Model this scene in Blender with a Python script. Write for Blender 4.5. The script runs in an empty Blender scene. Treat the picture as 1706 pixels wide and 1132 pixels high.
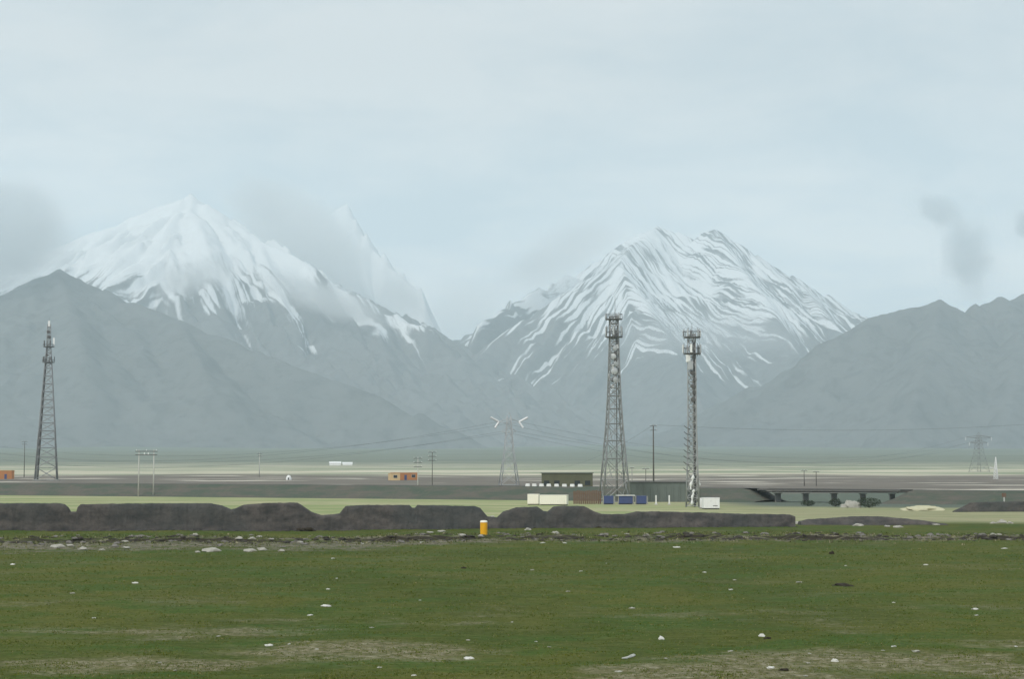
import bpy, bmesh, math, random
import numpy as np
from mathutils import Vector, Matrix

random.seed(7)
RNG = np.random.default_rng(7)
scene = bpy.context.scene
COL = scene.collection

# ------------------------------------------------------------------ camera
F_PX, CX, CY, HOR = 3000.0, 853.0, 566.0, 790.0      # photograph: 1706 x 1132, horizon row 790
CAM_Z = 5.8
PITCH = math.atan((HOR - CY) / F_PX)
cam = bpy.data.cameras.new('camera')
cam.sensor_width = 36.0
cam.lens = 36.0 * F_PX / 1706.0
cam.clip_start, cam.clip_end = 0.5, 60000.0
cam_o = bpy.data.objects.new('camera', cam)
COL.objects.link(cam_o)
cam_o.location = (0, 0, CAM_Z)
cam_o.rotation_euler = (math.pi / 2 + PITCH, 0, 0)
scene.camera = cam_o

# ------------------------------------------------------------------ light
SUN_EL, SUN_AZ = math.radians(42), math.radians(-148)   # azimuth from +Y, clockwise: behind the camera, from the left
sun = bpy.data.lights.new('sun', 'SUN')
sun.energy = 2.0
sun.angle = math.radians(10)
sun.color = (1.0, 0.95, 0.86)
sun_o = bpy.data.objects.new('sun', sun)
COL.objects.link(sun_o)
sd = Vector((math.sin(SUN_AZ) * math.cos(SUN_EL), math.cos(SUN_AZ) * math.cos(SUN_EL), math.sin(SUN_EL)))
sun_o.rotation_euler = sd.to_track_quat('Z', 'Y').to_euler()
sun_o.location = (0, -40, 60)

world = bpy.data.worlds.new('World')
scene.world = world
world.use_nodes = True
wn, wl = world.node_tree.nodes, world.node_tree.links
wn.clear()
w_out = wn.new('ShaderNodeOutputWorld')
w_bg = wn.new('ShaderNodeBackground')
w_bg.inputs['Strength'].default_value = 0.1
w_sky = wn.new('ShaderNodeTexSky')
w_sky.sky_type = 'NISHITA'
w_sky.sun_disc = False
w_sky.sun_elevation = SUN_EL
w_sky.sun_rotation = SUN_AZ
w_sky.altitude = 4300
w_tc = wn.new('ShaderNodeTexCoord')
w_sep = wn.new('ShaderNodeSeparateXYZ')
wl.new(w_tc.outputs['Generated'], w_sep.inputs[0])
def wmath(op, a, b=None, c=None, clamp=False):
    n = wn.new('ShaderNodeMath'); n.operation = op; n.use_clamp = clamp
    for i, v in enumerate((a, b, c)):
        if v is None: continue
        if isinstance(v, (int, float)): n.inputs[i].default_value = v
        else: wl.new(v, n.inputs[i])
    return n.outputs[0]
# overcast deck: the view direction projected on a high flat layer
w_den = wmath('ADD', wmath('MAXIMUM', w_sep.outputs[2], 0.0), 0.16)
w_px = wmath('DIVIDE', w_sep.outputs[0], w_den)
w_py = wmath('DIVIDE', w_sep.outputs[1], w_den)
w_cmb = wn.new('ShaderNodeCombineXYZ')
wl.new(w_px, w_cmb.inputs[0]); wl.new(w_py, w_cmb.inputs[1])
def wnoise(scale, detail, rough, dist=0.0, loc=(0, 0, 0)):
    mp = wn.new('ShaderNodeMapping'); mp.inputs['Location'].default_value = loc
    wl.new(w_cmb.outputs[0], mp.inputs['Vector'])
    n = wn.new('ShaderNodeTexNoise')
    n.inputs['Scale'].default_value = scale; n.inputs['Detail'].default_value = detail
    n.inputs['Roughness'].default_value = rough; n.inputs['Distortion'].default_value = dist
    wl.new(mp.outputs[0], n.inputs['Vector'])
    return n.outputs['Fac']
w_n1 = wnoise(1.1, 5, 0.55, 0.3, (3.1, 1.7, 0))
w_n2 = wnoise(3.2, 5, 0.6, 0.4, (0.3, 5.2, 0))
w_mix = wmath('ADD', wmath('MULTIPLY', w_n1, 0.65), wmath('MULTIPLY', w_n2, 0.35))
w_ramp = wn.new('ShaderNodeValToRGB')
w_ramp.color_ramp.elements[0].position = 0.41
w_ramp.color_ramp.elements[0].color = (0.74, 0.82, 0.865, 1)
w_ramp.color_ramp.elements[1].position = 0.60
w_ramp.color_ramp.elements[1].color = (0.985, 0.995, 0.985, 1)
wl.new(w_mix, w_ramp.inputs[0])
w_bright = wn.new('ShaderNodeVectorMath'); w_bright.operation = 'SCALE'
w_bright.inputs['Scale'].default_value = 9.0      # cloud deck radiance before the background strength
wl.new(w_ramp.outputs[0], w_bright.inputs[0])
# overcast grows paler towards the horizon, all the way round
w_low = wn.new('ShaderNodeMapRange'); w_low.interpolation_type = 'SMOOTHSTEP'
w_low.inputs['From Min'].default_value = 0.24; w_low.inputs['From Max'].default_value = 0.10
w_low.inputs['To Min'].default_value = 8.7; w_low.inputs['To Max'].default_value = 12.0
wl.new(w_sep.outputs[2], w_low.inputs['Value'])
wl.new(w_low.outputs[0], w_bright.inputs['Scale'])
w_cover = wn.new('ShaderNodeMix'); w_cover.data_type = 'RGBA'
w_cover.inputs[0].default_value = 0.93             # nearly closed overcast over the blue sky
wl.new(w_sky.outputs[0], w_cover.inputs[6])
wl.new(w_bright.outputs[0], w_cover.inputs[7])
wl.new(w_cover.outputs[2], w_bg.inputs['Color'])
wl.new(w_bg.outputs[0], w_out.inputs[0])

scene.view_settings.view_transform = 'Standard'
scene.view_settings.look = 'None'
scene.view_settings.gamma = 1.0
scene.view_settings.exposure = 0.0
scene.view_settings.use_curve_mapping = False
scene.cycles.use_denoising = True
scene.cycles.volume_bounces = 12
scene.cycles.max_bounces = 14
scene.cycles.diffuse_bounces = 2
scene.cycles.transparent_max_bounces = 12
scene.cycles.volume_max_steps = 128

HAZE_DENSITY = 0.000095
HAZE_COLOR = (0.75, 0.91, 1.0)

# ------------------------------------------------------------------ helpers
def lin(r, g, b):
    f = lambda c: c / 12.92 if c <= 0.04045 else ((c + 0.055) / 1.055) ** 2.4
    return (f(r / 255), f(g / 255), f(b / 255), 1.0)

def pt(px, py, y):
    """photo pixel + depth along +Y  ->  world point"""
    cx, cz = (px - CX) / F_PX, (CY - py) / F_PX
    dy = math.cos(PITCH) - cz * math.sin(PITCH)
    dz = math.sin(PITCH) + cz * math.cos(PITCH)
    return Vector((cx / dy * y, y, CAM_Z + dz / dy * y))

def smooth(a, b, v):
    t = np.clip((v - a) / (b - a), 0, 1)
    return t * t * (3 - 2 * t)

_P = np.random.default_rng(3).permutation(512)
_G = np.random.default_rng(4).uniform(0, 2 * np.pi, 512)
def gnoise(x, y, seed=0):
    """2D gradient noise, about -0.7..0.7"""
    x = np.asarray(x, float) + seed * 17.31; y = np.asarray(y, float) - seed * 9.77
    xi, yi = np.floor(x).astype(int), np.floor(y).astype(int)
    xf, yf = x - xi, y - yi
    u, v = xf * xf * xf * (xf * (xf * 6 - 15) + 10), yf * yf * yf * (yf * (yf * 6 - 15) + 10)
    def g(ix, iy, dx, dy):
        a = _G[(_P[(ix & 511)] + iy * 7 + (_P[iy & 511] * 3)) & 511]
        return np.cos(a) * dx + np.sin(a) * dy
    n00, n10 = g(xi, yi, xf, yf), g(xi + 1, yi, xf - 1, yf)
    n01, n11 = g(xi, yi + 1, xf, yf - 1), g(xi + 1, yi + 1, xf - 1, yf - 1)
    return (n00 * (1 - u) + n10 * u) * (1 - v) + (n01 * (1 - u) + n11 * u) * v
def fbm(x, y, octaves=4, seed=0, gain=0.5):
    t, a = 0, 1.0
    for o in range(octaves):
        t = t + a * gnoise(x * 2 ** o, y * 2 ** o, seed + o)
        a *= gain
    return t
def ridged(x, y, octaves=3, seed=0, gain=0.5):
    t, a, w = 0, 1.0, 0
    for o in range(octaves):
        t = t + a * (1 - np.abs(gnoise(x * 2 ** o, y * 2 ** o, seed + o)) * 2.2)
        w += a; a *= gain
    return t / w

def put(name, mesh, mat=None, parent=None):
    o = bpy.data.objects.new(name, mesh)
    COL.objects.link(o)
    if mat is not None and not mesh.materials: mesh.materials.append(mat)
    if parent is not None: o.parent = parent
    return o
def tag(o, label=None, cat=None, group=None, kind=None):
    if label: o['label'] = label
    if cat: o['category'] = cat
    if group: o['group'] = group
    if kind: o['kind'] = kind
    return o
def thing(name, loc, label, cat, group=None, rz=0.0):
    o = bpy.data.objects.new(name, None)
    o.empty_display_size = 0.5
    COL.objects.link(o)
    o.location = loc; o.rotation_euler = (0, 0, rz)
    return tag(o, label, cat, group)
def copy_tree(o, parent=None):
    c = o.copy(); COL.objects.link(c)
    if parent is not None: c.parent = parent
    for ch in list(o.children): copy_tree(ch, c)
    return c
def grid_mesh(name, X, Y, Z, attrs=None):
    r, c = X.shape
    co = np.stack([X, Y, Z], -1).reshape(-1, 3).astype(np.float32)
    i = np.arange(r * c).reshape(r, c)
    q = np.stack([i[:-1, :-1], i[:-1, 1:], i[1:, 1:], i[1:, :-1]], -1).reshape(-1, 4)
    me = bpy.data.meshes.new(name)
    me.vertices.add(len(co)); me.vertices.foreach_set('co', co.ravel())
    me.loops.add(q.size); me.loops.foreach_set('vertex_index', q.ravel().astype(np.int32))
    me.polygons.add(len(q))
    me.polygons.foreach_set('loop_start', (np.arange(len(q)) * 4).astype(np.int32))
    me.polygons.foreach_set('loop_total', np.full(len(q), 4, np.int32))
    me.polygons.foreach_set('use_smooth', np.ones(len(q), bool))
    me.update(calc_edges=True)
    for k, v in (attrs or {}).items():
        a = me.attributes.new(k, 'FLOAT', 'POINT')
        a.data.foreach_set('value', np.asarray(v, np.float32).ravel())
    return me
def soup_mesh(name, verts, faces, smooth_=False):
    me = bpy.data.meshes.new(name)
    me.from_pydata([tuple(v) for v in verts], [], [tuple(f) for f in faces])
    if smooth_: me.polygons.foreach_set('use_smooth', np.ones(len(me.polygons), bool))
    me.update()
    return me

# ------------------------------------------------------------------ materials
MATS = {}
class NT:
    """small node-tree helper"""
    def __init__(self, name):
        self.m = bpy.data.materials.new(name); self.m.use_nodes = True
        self.n, self.l = self.m.node_tree.nodes, self.m.node_tree.links
        self.n.clear()
        self.out = self.n.new('ShaderNodeOutputMaterial')
        self.pos = self.n.new('ShaderNodeNewGeometry').outputs['Position']
    def math(self, op, a, b=None, clamp=False):
        n = self.n.new('ShaderNodeMath'); n.operation = op; n.use_clamp = clamp
        for i, v in enumerate((a, b)):
            if v is None: continue
            if isinstance(v, (int, float)): n.inputs[i].default_value = v
            else: self.l.new(v, n.inputs[i])
        return n.outputs[0]
    def xyz(self, vec):
        s = self.n.new('ShaderNodeSeparateXYZ'); self.l.new(vec, s.inputs[0]); return s.outputs
    def noise(self, scale, detail=4, rough=0.55, vec=None, stretch=(1, 1, 1), loc=(0, 0, 0), dist=0.0):
        mp = self.n.new('ShaderNodeMapping')
        mp.inputs['Scale'].default_value = stretch; mp.inputs['Location'].default_value = loc
        self.l.new(vec or self.pos, mp.inputs['Vector'])
        n = self.n.new('ShaderNodeTexNoise')
        n.inputs['Scale'].default_value = scale; n.inputs['Detail'].default_value = detail
        n.inputs['Roughness'].default_value = rough; n.inputs['Distortion'].default_value = dist
        self.l.new(mp.outputs[0], n.inputs['Vector'])
        return n.outputs['Fac']
    def step(self, v, a, b):
        n = self.n.new('ShaderNodeMapRange'); n.interpolation_type = 'SMOOTHSTEP'
        self.l.new(v, n.inputs['Value'])
        n.inputs['From Min'].default_value = a; n.inputs['From Max'].default_value = b
        return n.outputs['Result']
    def mix(self, f, a, b):
        n = self.n.new('ShaderNodeMix'); n.data_type = 'RGBA'
        for s, v in ((0, f), (6, a), (7, b)):
            if isinstance(v, (int, float)): n.inputs[s].default_value = v
            elif isinstance(v, tuple): n.inputs[s].default_value = v if len(v) == 4 else (*v, 1)
            else: self.l.new(v, n.inputs[s])
        return n.outputs[2]
    def attr(self, name):
        a = self.n.new('ShaderNodeAttribute'); a.attribute_name = name; return a.outputs['Fac']
    def finish(self, color, rough=0.9, metal=0.0, bump=None, bump_d=0.02, bump_s=0.5, spec=0.3):
        p = self.n.new('ShaderNodeBsdfPrincipled')
        if isinstance(color, tuple): p.inputs['Base Color'].default_value = color if len(color) == 4 else (*color, 1)
        else: self.l.new(color, p.inputs['Base Color'])
        if isinstance(rough, (int, float)): p.inputs['Roughness'].default_value = rough
        else: self.l.new(rough, p.inputs['Roughness'])
        p.inputs['Metallic'].default_value = metal
        p.inputs['Specular IOR Level'].default_value = spec
        if bump is not None:
            b = self.n.new('ShaderNodeBump'); b.inputs['Distance'].default_value = bump_d
            b.inputs['Strength'].default_value = bump_s
            self.l.new(bump, b.inputs['Height']); self.l.new(b.outputs[0], p.inputs['Normal'])
        self.l.new(p.outputs[0], self.out.inputs['Surface'])
        return self.m

def painted(name, col, rough=0.6, metal=0.0, var=0.25, scale=3.0, dirt=None, dirt_amt=0.5):
    """one-colour object material with weathering"""
    t = NT(name)
    n = t.noise(scale, 5, 0.6)
    c = t.mix(n, tuple(x * (1 - var) for x in col), tuple(min(1, x * (1 + var)) for x in col))
    if dirt:
        d = t.step(t.noise(scale * 0.6, 6, 0.7, stretch=(1, 1, 0.35), loc=(4, 2, 1)), 0.5, 0.72)
        c = t.mix(t.math('MULTIPLY', d, dirt_amt), c, dirt)
    MATS[name] = t.finish(c, rough, metal, bump=n, bump_d=0.01, bump_s=0.25)
    return MATS[name]

STEEL = painted('galvanised_steel', (0.26, 0.27, 0.275), 0.5, 0.35, 0.3, 1.5, (0.09, 0.07, 0.05))
STEEL_MID = painted('dull_galvanised_steel', (0.33, 0.34, 0.345), 0.5, 0.25, 0.3, 1.2, (0.14, 0.12, 0.10))
STEEL_PALE = painted('pale_galvanised_steel', (0.42, 0.44, 0.45), 0.45, 0.2, 0.2, 1.5)
STEEL_DARK = painted('dark_weathered_steel', (0.11, 0.11, 0.108), 0.7, 0.2, 0.3, 1.5, (0.10, 0.06, 0.035))
WHITE = painted('white_paint', (0.78, 0.79, 0.78), 0.5, 0, 0.06, 1.2, (0.45, 0.42, 0.36), 0.45)
CREAM = painted('cream_sheet_metal', (0.86, 0.83, 0.72), 0.5, 0, 0.04, 0.8, (0.5, 0.45, 0.36), 0.25)
LITTER = painted('white_litter', (0.60, 0.60, 0.56), 0.8, 0, 0.2, 9, (0.26, 0.25, 0.19), 0.7)
INSUL = painted('glazed_white_insulator', (0.82, 0.84, 0.85), 0.25, 0, 0.04, 2)
CONCRETE = painted('weathered_concrete', (0.30, 0.30, 0.28), 0.9, 0, 0.2, 1.0, (0.15, 0.14, 0.12))
CONC_PALE = painted('pale_concrete', (0.48, 0.48, 0.45), 0.9, 0, 0.15, 1.0, (0.25, 0.24, 0.2))
CONC_DARK = painted('dark_stained_concrete', (0.10, 0.10, 0.095), 0.95, 0, 0.25, 0.8, (0.06, 0.055, 0.05))
WOOD = painted('tarred_wood_pole', (0.10, 0.095, 0.085), 0.9, 0, 0.25, 3)
BLUE = painted('faded_blue_paint', (0.06, 0.085, 0.20), 0.6, 0, 0.15, 1.5, (0.10, 0.10, 0.12), 0.4)
OLIVE = painted('olive_plaster', (0.105, 0.105, 0.07), 0.95, 0, 0.2, 0.5, (0.07, 0.065, 0.05))
GREY_WALL = painted('grey_green_plaster', (0.145, 0.17, 0.155), 0.95, 0, 0.15, 0.6, (0.09, 0.10, 0.095), 0.6)
ROOF_GREY = painted('grey_roof_felt', (0.12, 0.125, 0.12), 0.9, 0, 0.2, 0.8)
ORANGE = painted('orange_ochre_plaster', (0.45, 0.20, 0.08), 0.9, 0, 0.15, 0.6, (0.30, 0.16, 0.08))
ORANGE_PALE = painted('pale_ochre_plaster', (0.62, 0.45, 0.24), 0.9, 0, 0.1, 0.6)
GLASS = painted('dark_window_glass', (0.03, 0.035, 0.04), 0.15, 0, 0.1, 2)
YELLOW = painted('yellow_signal_paint', (0.80, 0.40, 0.01), 0.5, 0, 0.1, 4, (0.42, 0.18, 0.02), 0.5)
RED_RUST = painted('rust_brown_fence', (0.16, 0.105, 0.075), 0.9, 0, 0.25, 2)
CABLE = painted('grey_conductor', (0.09, 0.095, 0.10), 0.6, 0.3, 0.1, 1)
STONE = painted('pale_limestone', (0.36, 0.35, 0.31), 0.95, 0, 0.25, 4, (0.2, 0.19, 0.16))
STONE_D = painted('grey_rubble_stone', (0.17, 0.16, 0.145), 0.95, 0, 0.3, 4, (0.09, 0.085, 0.07))
SOIL = painted('dark_peaty_soil', (0.045, 0.04, 0.032), 1.0, 0, 0.4, 2.5)
DUNG = painted('dark_dried_dung', (0.028, 0.022, 0.014), 1.0, 0, 0.3, 8)
BUSH = painted('dark_bush_leaves', (0.035, 0.05, 0.028), 0.9, 0, 0.4, 2)

# ------------------------------------------------------------------ ground
def edge_y(x):
    """depth of the eroded turf edge that crosses the meadow"""
    return 158 + 0.17 * x + 5 * gnoise(x / 14, 0.3, 5) + 2.2 * gnoise(x / 3.5, 7.1, 6)
def wall_y(x):
    return 190 + 0.155 * x
def ground_z(x, y):
    x = np.asarray(x, float); y = np.asarray(y, float)
    prof = np.interp(y, [-500, 500, 520, 650, 800, 1500, 3000, 5500, 9000, 13500],
                        [0, 0, 0.4, 2.6, 5.0, 13.3, 38, 84, 160, 220])
    near = np.clip(1 - np.abs(y) / 500, 0, 1)
    z = prof + (0.16 * fbm(x / 9, y / 9, 3, 1) + 0.07 * fbm(x / 1.8, y / 2.4, 2, 17)) * np.clip(1 - y / 400, 0, 1)
    z = z + 0.35 * fbm(x / 40, y / 60, 2, 2) * smooth(20, 120, y) * np.clip(1 - (y - 150) / 250, 0, 1)
    e = edge_y(x)
    strength = np.clip(0.62 + 0.9 * gnoise(x / 9, 2.2, 8), 0.1, 1.0)
    st = smooth(-0.3, 0.35, y - e) * np.clip(1 - (y - e) / 26, 0, 1)
    z = z + 0.38 * strength * st - 0.12 * strength * np.exp(-((y - e + 0.9) / 0.9) ** 2)
    # broken ground on both sides of the edge
    z = z + 0.22 * np.abs(fbm(x / 2.0, y / 2.6, 3, 9)) * np.exp(-((y - e - 1) / 7) ** 2)
    # far swells
    z = z + 1.1 * fbm(x / 160, y / 110, 3, 11) * smooth(560, 900, y) + 9 * fbm(x / 900, y / 700, 3, 12) * smooth(1300, 4000, y)
    return z
def gz(x, y): return float(ground_z(np.array([x]), np.array([y]))[0])
def on_ground(px, py, ymin=25, ymax=1500):
    """where the ray of a photo pixel meets the ground"""
    ys = np.linspace(ymin, ymax, 6000)
    d = pt(px, py, 1.0) - Vector((0, 0, CAM_Z))
    hz = CAM_Z + d.z * ys
    g = ground_z(d.x * ys, ys)
    k = int(np.argmax(hz <= g)) if (hz <= g).any() else len(ys) - 1
    return Vector((d.x * ys[k], ys[k], float(g[k])))

rows = np.concatenate([np.arange(-120, 40, 4.0), np.arange(40, 120, 0.8), np.arange(120, 185, 0.35), np.arange(185, 240, 1.5),
                       np.geomspace(240, 13300, 150)])
cols = np.linspace(-0.62, 0.62, 460)
Yg, Ug = np.meshgrid(rows, cols, indexing='ij')
Xg = Ug * (Yg + 200)
Xg = np.clip(Xg, -7600, 7600)
Zg = ground_z(Xg, Yg)
t = NT('steppe_ground')
sx, sy, sz = t.xyz(t.pos)
gm = t.n.new('ShaderNodeNewGeometry')
nz = t.xyz(gm.outputs['True Normal'])[2]
n_big = t.noise(0.06, 4, 0.6, stretch=(1, 0.55, 1))
n_mid = t.noise(0.45, 5, 0.65, stretch=(0.8, 1, 1))
n_fin = t.noise(5.0, 4, 0.7)
grass = t.mix(t.step(n_big, 0.38, 0.62), lin(66, 78, 26), lin(90, 93, 38))
grass = t.mix(t.math('MULTIPLY', t.step(t.noise(0.2, 5, 0.65, stretch=(0.7, 1, 1), loc=(8, 1, 0)), 0.46, 0.62), 0.75), grass, lin(56, 88, 30))
grass = t.mix(t.math('MULTIPLY', t.step(n_mid, 0.45, 0.7), 0.6), grass, lin(60, 84, 32))
dry = t.step(t.math('ADD', t.noise(0.11, 5, 0.65, stretch=(0.7, 1, 1), loc=(11, 4, 0)), t.math('MULTIPLY', n_mid, 0.35)), 0.70, 0.86)
near_w = t.step(sy, 95, 52)
dry = t.math('MULTIPLY', dry, t.math('ADD', t.math('MULTIPLY', near_w, 0.75), 0.25))
for (ex, ey, er, eq) in ((-5.2, 60, 4.2, 3.0), (-3.2, 58.5, 2.2, 1.6), (6.3, 53, 4.6, 3.4), (10.5, 57, 6.0, 3.2), (16.0, 53.5, 4.0, 3.2), (-11.5, 56, 4.5, 2.0), (4.4, 52.2, 2.5, 1.6)):
    vx = t.math('DIVIDE', t.math('SUBTRACT', sx, ex), er); vy = t.math('DIVIDE', t.math('SUBTRACT', sy, ey), eq)
    q = t.math('ADD', t.math('MULTIPLY', vx, vx), t.math('MULTIPLY', vy, vy))
    q = t.math('ADD', q, t.math('MULTIPLY', t.math('SUBTRACT', n_mid, 0.5), 3.2))
    dry = t.math('MAXIMUM', dry, t.math('MULTIPLY', t.step(q, 1.4, 0.1), 0.85))
stony = t.mix(t.step(t.noise(2.2, 5, 0.7, loc=(2, 9, 0)), 0.4, 0.62), lin(104, 98, 70), lin(156, 148, 128))
grass = t.mix(dry, grass, stony)
grass = t.mix(t.math('MULTIPLY', t.step(n_fin, 0.4, 0.65), 0.6), grass, lin(50, 60, 24))
grass = t.mix(t.math('MULTIPLY', t.step(t.noise(2.6, 5, 0.8, stretch=(0.5, 1.3, 1), loc=(4, 4, 0)), 0.52, 0.66), 0.45), grass, lin(112, 110, 70))
grass = t.mix(t.math('MULTIPLY', t.step(t.noise(1.7, 5, 0.75, stretch=(0.6, 1.2, 1), loc=(1, 8, 0)), 0.5, 0.68), 0.5), grass, lin(96, 98, 54))
grass = t.mix(t.math('MULTIPLY', t.step(t.noise(0.9, 4, 0.6, stretch=(0.35, 1.6, 1), loc=(7, 3, 0)), 0.5, 0.72), 0.45), grass, lin(100, 104, 56))
soil = t.mix(t.step(t.noise(1.3, 5, 0.75, loc=(5, 5, 0)), 0.36, 0.62), lin(66, 62, 54), lin(138, 131, 118))
soil = t.mix(t.step(t.noise(0.8, 5, 0.75, stretch=(0.7, 1, 1), loc=(15, 3, 0)), 0.5, 0.62), soil, lin(82, 88, 50))
# trampled bare band along the turf edge, wider on the left
ed = t.math('SUBTRACT', t.math('SUBTRACT', sy, t.math('MULTIPLY', sx, 0.17)), 156.0)
wid = t.math('ADD', 5.0, t.math('MULTIPLY', t.step(sx, 0, -18), 10.0))
bq = t.math('ABSOLUTE', t.math('DIVIDE', t.math('ADD', ed, t.math('MULTIPLY', t.step(sx, 0, -18), 5.0)), wid))
bq = t.math('ADD', bq, t.math('MULTIPLY', t.math('SUBTRACT', t.noise(0.30, 5, 0.7, stretch=(0.6, 0.8, 1), loc=(2, 2, 0)), 0.5), 4.0))
grass = t.mix(t.math('MULTIPLY', t.step(bq, 0.9, 0.3), 0.85), grass, soil)
meadow = t.mix(t.step(nz, 0.975, 0.86), grass, lin(56, 52, 44))
# pasture behind the earth wall, sunshine painted in as paler, yellower colour
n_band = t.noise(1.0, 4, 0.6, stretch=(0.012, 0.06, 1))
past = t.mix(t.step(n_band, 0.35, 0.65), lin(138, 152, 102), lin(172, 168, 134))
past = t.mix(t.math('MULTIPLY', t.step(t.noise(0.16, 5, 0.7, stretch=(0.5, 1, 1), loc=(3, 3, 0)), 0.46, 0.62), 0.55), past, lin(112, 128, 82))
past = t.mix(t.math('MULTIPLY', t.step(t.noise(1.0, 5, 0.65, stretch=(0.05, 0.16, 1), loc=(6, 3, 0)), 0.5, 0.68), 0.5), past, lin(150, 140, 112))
bridge_shade = t.math('MULTIPLY', t.step(sx, 36, 50), t.step(t.math('ADD', sy, t.math('MULTIPLY', sx, 0.3)), 318, 345))  # shade under and behind the bridge, painted into the ground as dark grey-green
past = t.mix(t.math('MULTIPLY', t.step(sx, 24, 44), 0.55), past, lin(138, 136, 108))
past = t.mix(t.math('MULTIPLY', bridge_shade, 0.92), past, t.mix(n_mid, lin(70, 84, 82), lin(104, 112, 100)))
bare = t.mix(t.noise(1.0, 5, 0.65, stretch=(0.03, 0.07, 1), loc=(3, 1, 0)), lin(88, 86, 78), lin(140, 132, 124))
bare = t.mix(t.step(t.noise(1.0, 4, 0.6, stretch=(0.014, 0.035, 1), loc=(9, 7, 0)), 0.55, 0.63), bare, lin(196, 190, 176))
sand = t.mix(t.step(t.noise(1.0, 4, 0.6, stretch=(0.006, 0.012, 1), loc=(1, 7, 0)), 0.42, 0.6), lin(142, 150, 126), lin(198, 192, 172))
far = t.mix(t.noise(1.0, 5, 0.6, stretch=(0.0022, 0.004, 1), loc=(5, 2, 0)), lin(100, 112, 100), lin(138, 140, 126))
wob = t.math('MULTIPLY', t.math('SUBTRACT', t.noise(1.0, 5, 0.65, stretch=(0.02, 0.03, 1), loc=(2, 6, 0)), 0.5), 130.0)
d1 = t.math('SUBTRACT', t.math('SUBTRACT', sy, t.math('MULTIPLY', sx, 0.155)), t.math('MULTIPLY', t.math('SUBTRACT', n_mid, 0.5), 8.0))
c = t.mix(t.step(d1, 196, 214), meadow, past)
yw = t.math('ADD', sy, wob)
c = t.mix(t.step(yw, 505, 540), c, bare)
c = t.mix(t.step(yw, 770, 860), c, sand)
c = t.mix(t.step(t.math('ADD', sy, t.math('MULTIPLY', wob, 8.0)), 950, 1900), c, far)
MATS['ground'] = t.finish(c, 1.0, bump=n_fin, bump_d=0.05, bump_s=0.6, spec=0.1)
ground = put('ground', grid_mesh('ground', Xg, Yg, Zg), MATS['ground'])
tag(ground, kind='structure')

# ------------------------------------------------------------------ mountains
def mountain(name, lines, x0, x1, y0, y1, nx, ny, k, zs, amp, rough_amp, seed, snow_base=None, s_len=150.0, foot=(4500, 5700), axis=None):
    X, Y = np.meshgrid(np.linspace(x0, x1, nx), np.linspace(y0, y1, ny))
    wx = 90 * fbm(X / 700, Y / 700, 3, seed + 50); wy = 90 * fbm(X / 700, Y / 700, 3, seed + 60)
    best = np.full(X.shape, -1e9); S = np.zeros_like(X); D = np.zeros_like(X)
    acc = 0.0
    for li, line in enumerate(lines):
        kl = k
        if isinstance(line, tuple): line, kl = line
        P = [np.array(p) for p in line]
        for a, b in zip(P[:-1], P[1:]):
            ab = b[:2] - a[:2]; L = np.hypot(*ab)
            fade = 1.0
            qx, qy = X + wx - a[0], Y + wy - a[1]
            tt = np.clip((qx * ab[0] + qy * ab[1]) / (L * L), 0, 1)
            # warp only away from the ridge so that crests keep their line
            d0 = np.hypot(X - a[0] - tt * ab[0], Y - a[1] - tt * ab[1])
            d1_ = np.hypot(qx - tt * ab[0], qy - tt * ab[1])
            d = np.where(d0 < 500, d0 + (d1_ - d0) * (d0 / 500) ** 2, d1_)
            zr = a[2] + tt * (b[2] - a[2])
            h = zr - zs * (1 - np.exp(-kl * d / zs)) - 0.06 * d
            m = h > best
            best = np.where(m, h, best); S = np.where(m, acc + tt * L, S); D = np.where(m, d, D)
            acc += L
        acc += 937.0
    if axis is not None:
        S = 0.89 * np.abs(X - axis) + 0.45 * Y; D = D + 0.0
    S = S + (16 if axis is not None else 45) * fbm(X / 320, Y / 320, 2, seed + 15)
    g = ridged(S / s_len + 0.25 * gnoise(X / 260, Y / 260, seed + 7), (D / 1500.0 if axis is None else (0.45 * np.abs(X - axis) - 0.89 * Y) / 1300.0) + 0.3 * gnoise(X / 400, Y / 400, seed + 4), 4 if axis is None else 2, seed, 0.5)
    g2 = ridged(X / 330 + 0.3 * gnoise(X / 500, Y / 500, seed + 9), Y / 480, 4, seed + 20, 0.5)
    rib = 0.6 * g + 0.4 * g2 if axis is None else 0.88 * g + 0.12 * g2
    grow = np.clip(D / 350, 0, 1) * np.clip(best / 500, 0.1, 1)
    Z = best + amp * (rib - 0.62) * grow + rough_amp * fbm(X / 120, Y / 120, 4, seed + 30) * np.clip(D / 60, 0.12, 1)
    Z = Z * smooth(foot[0], foot[1], Y + 250 * fbm(X / 1100, Y / 1500, 3, seed + 90)) ** 0.8
    Z = np.maximum(Z, 0.5)
    attrs = {'rib': rib}
    if snow_base is not None:
        sn = (Z - snow_base - 170 * fbm(X / 900, Y / 900, 2, seed + 70)) / 330.0
        attrs['snow'] = sn
    return grid_mesh(name, X, Y, Z, attrs)

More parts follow.
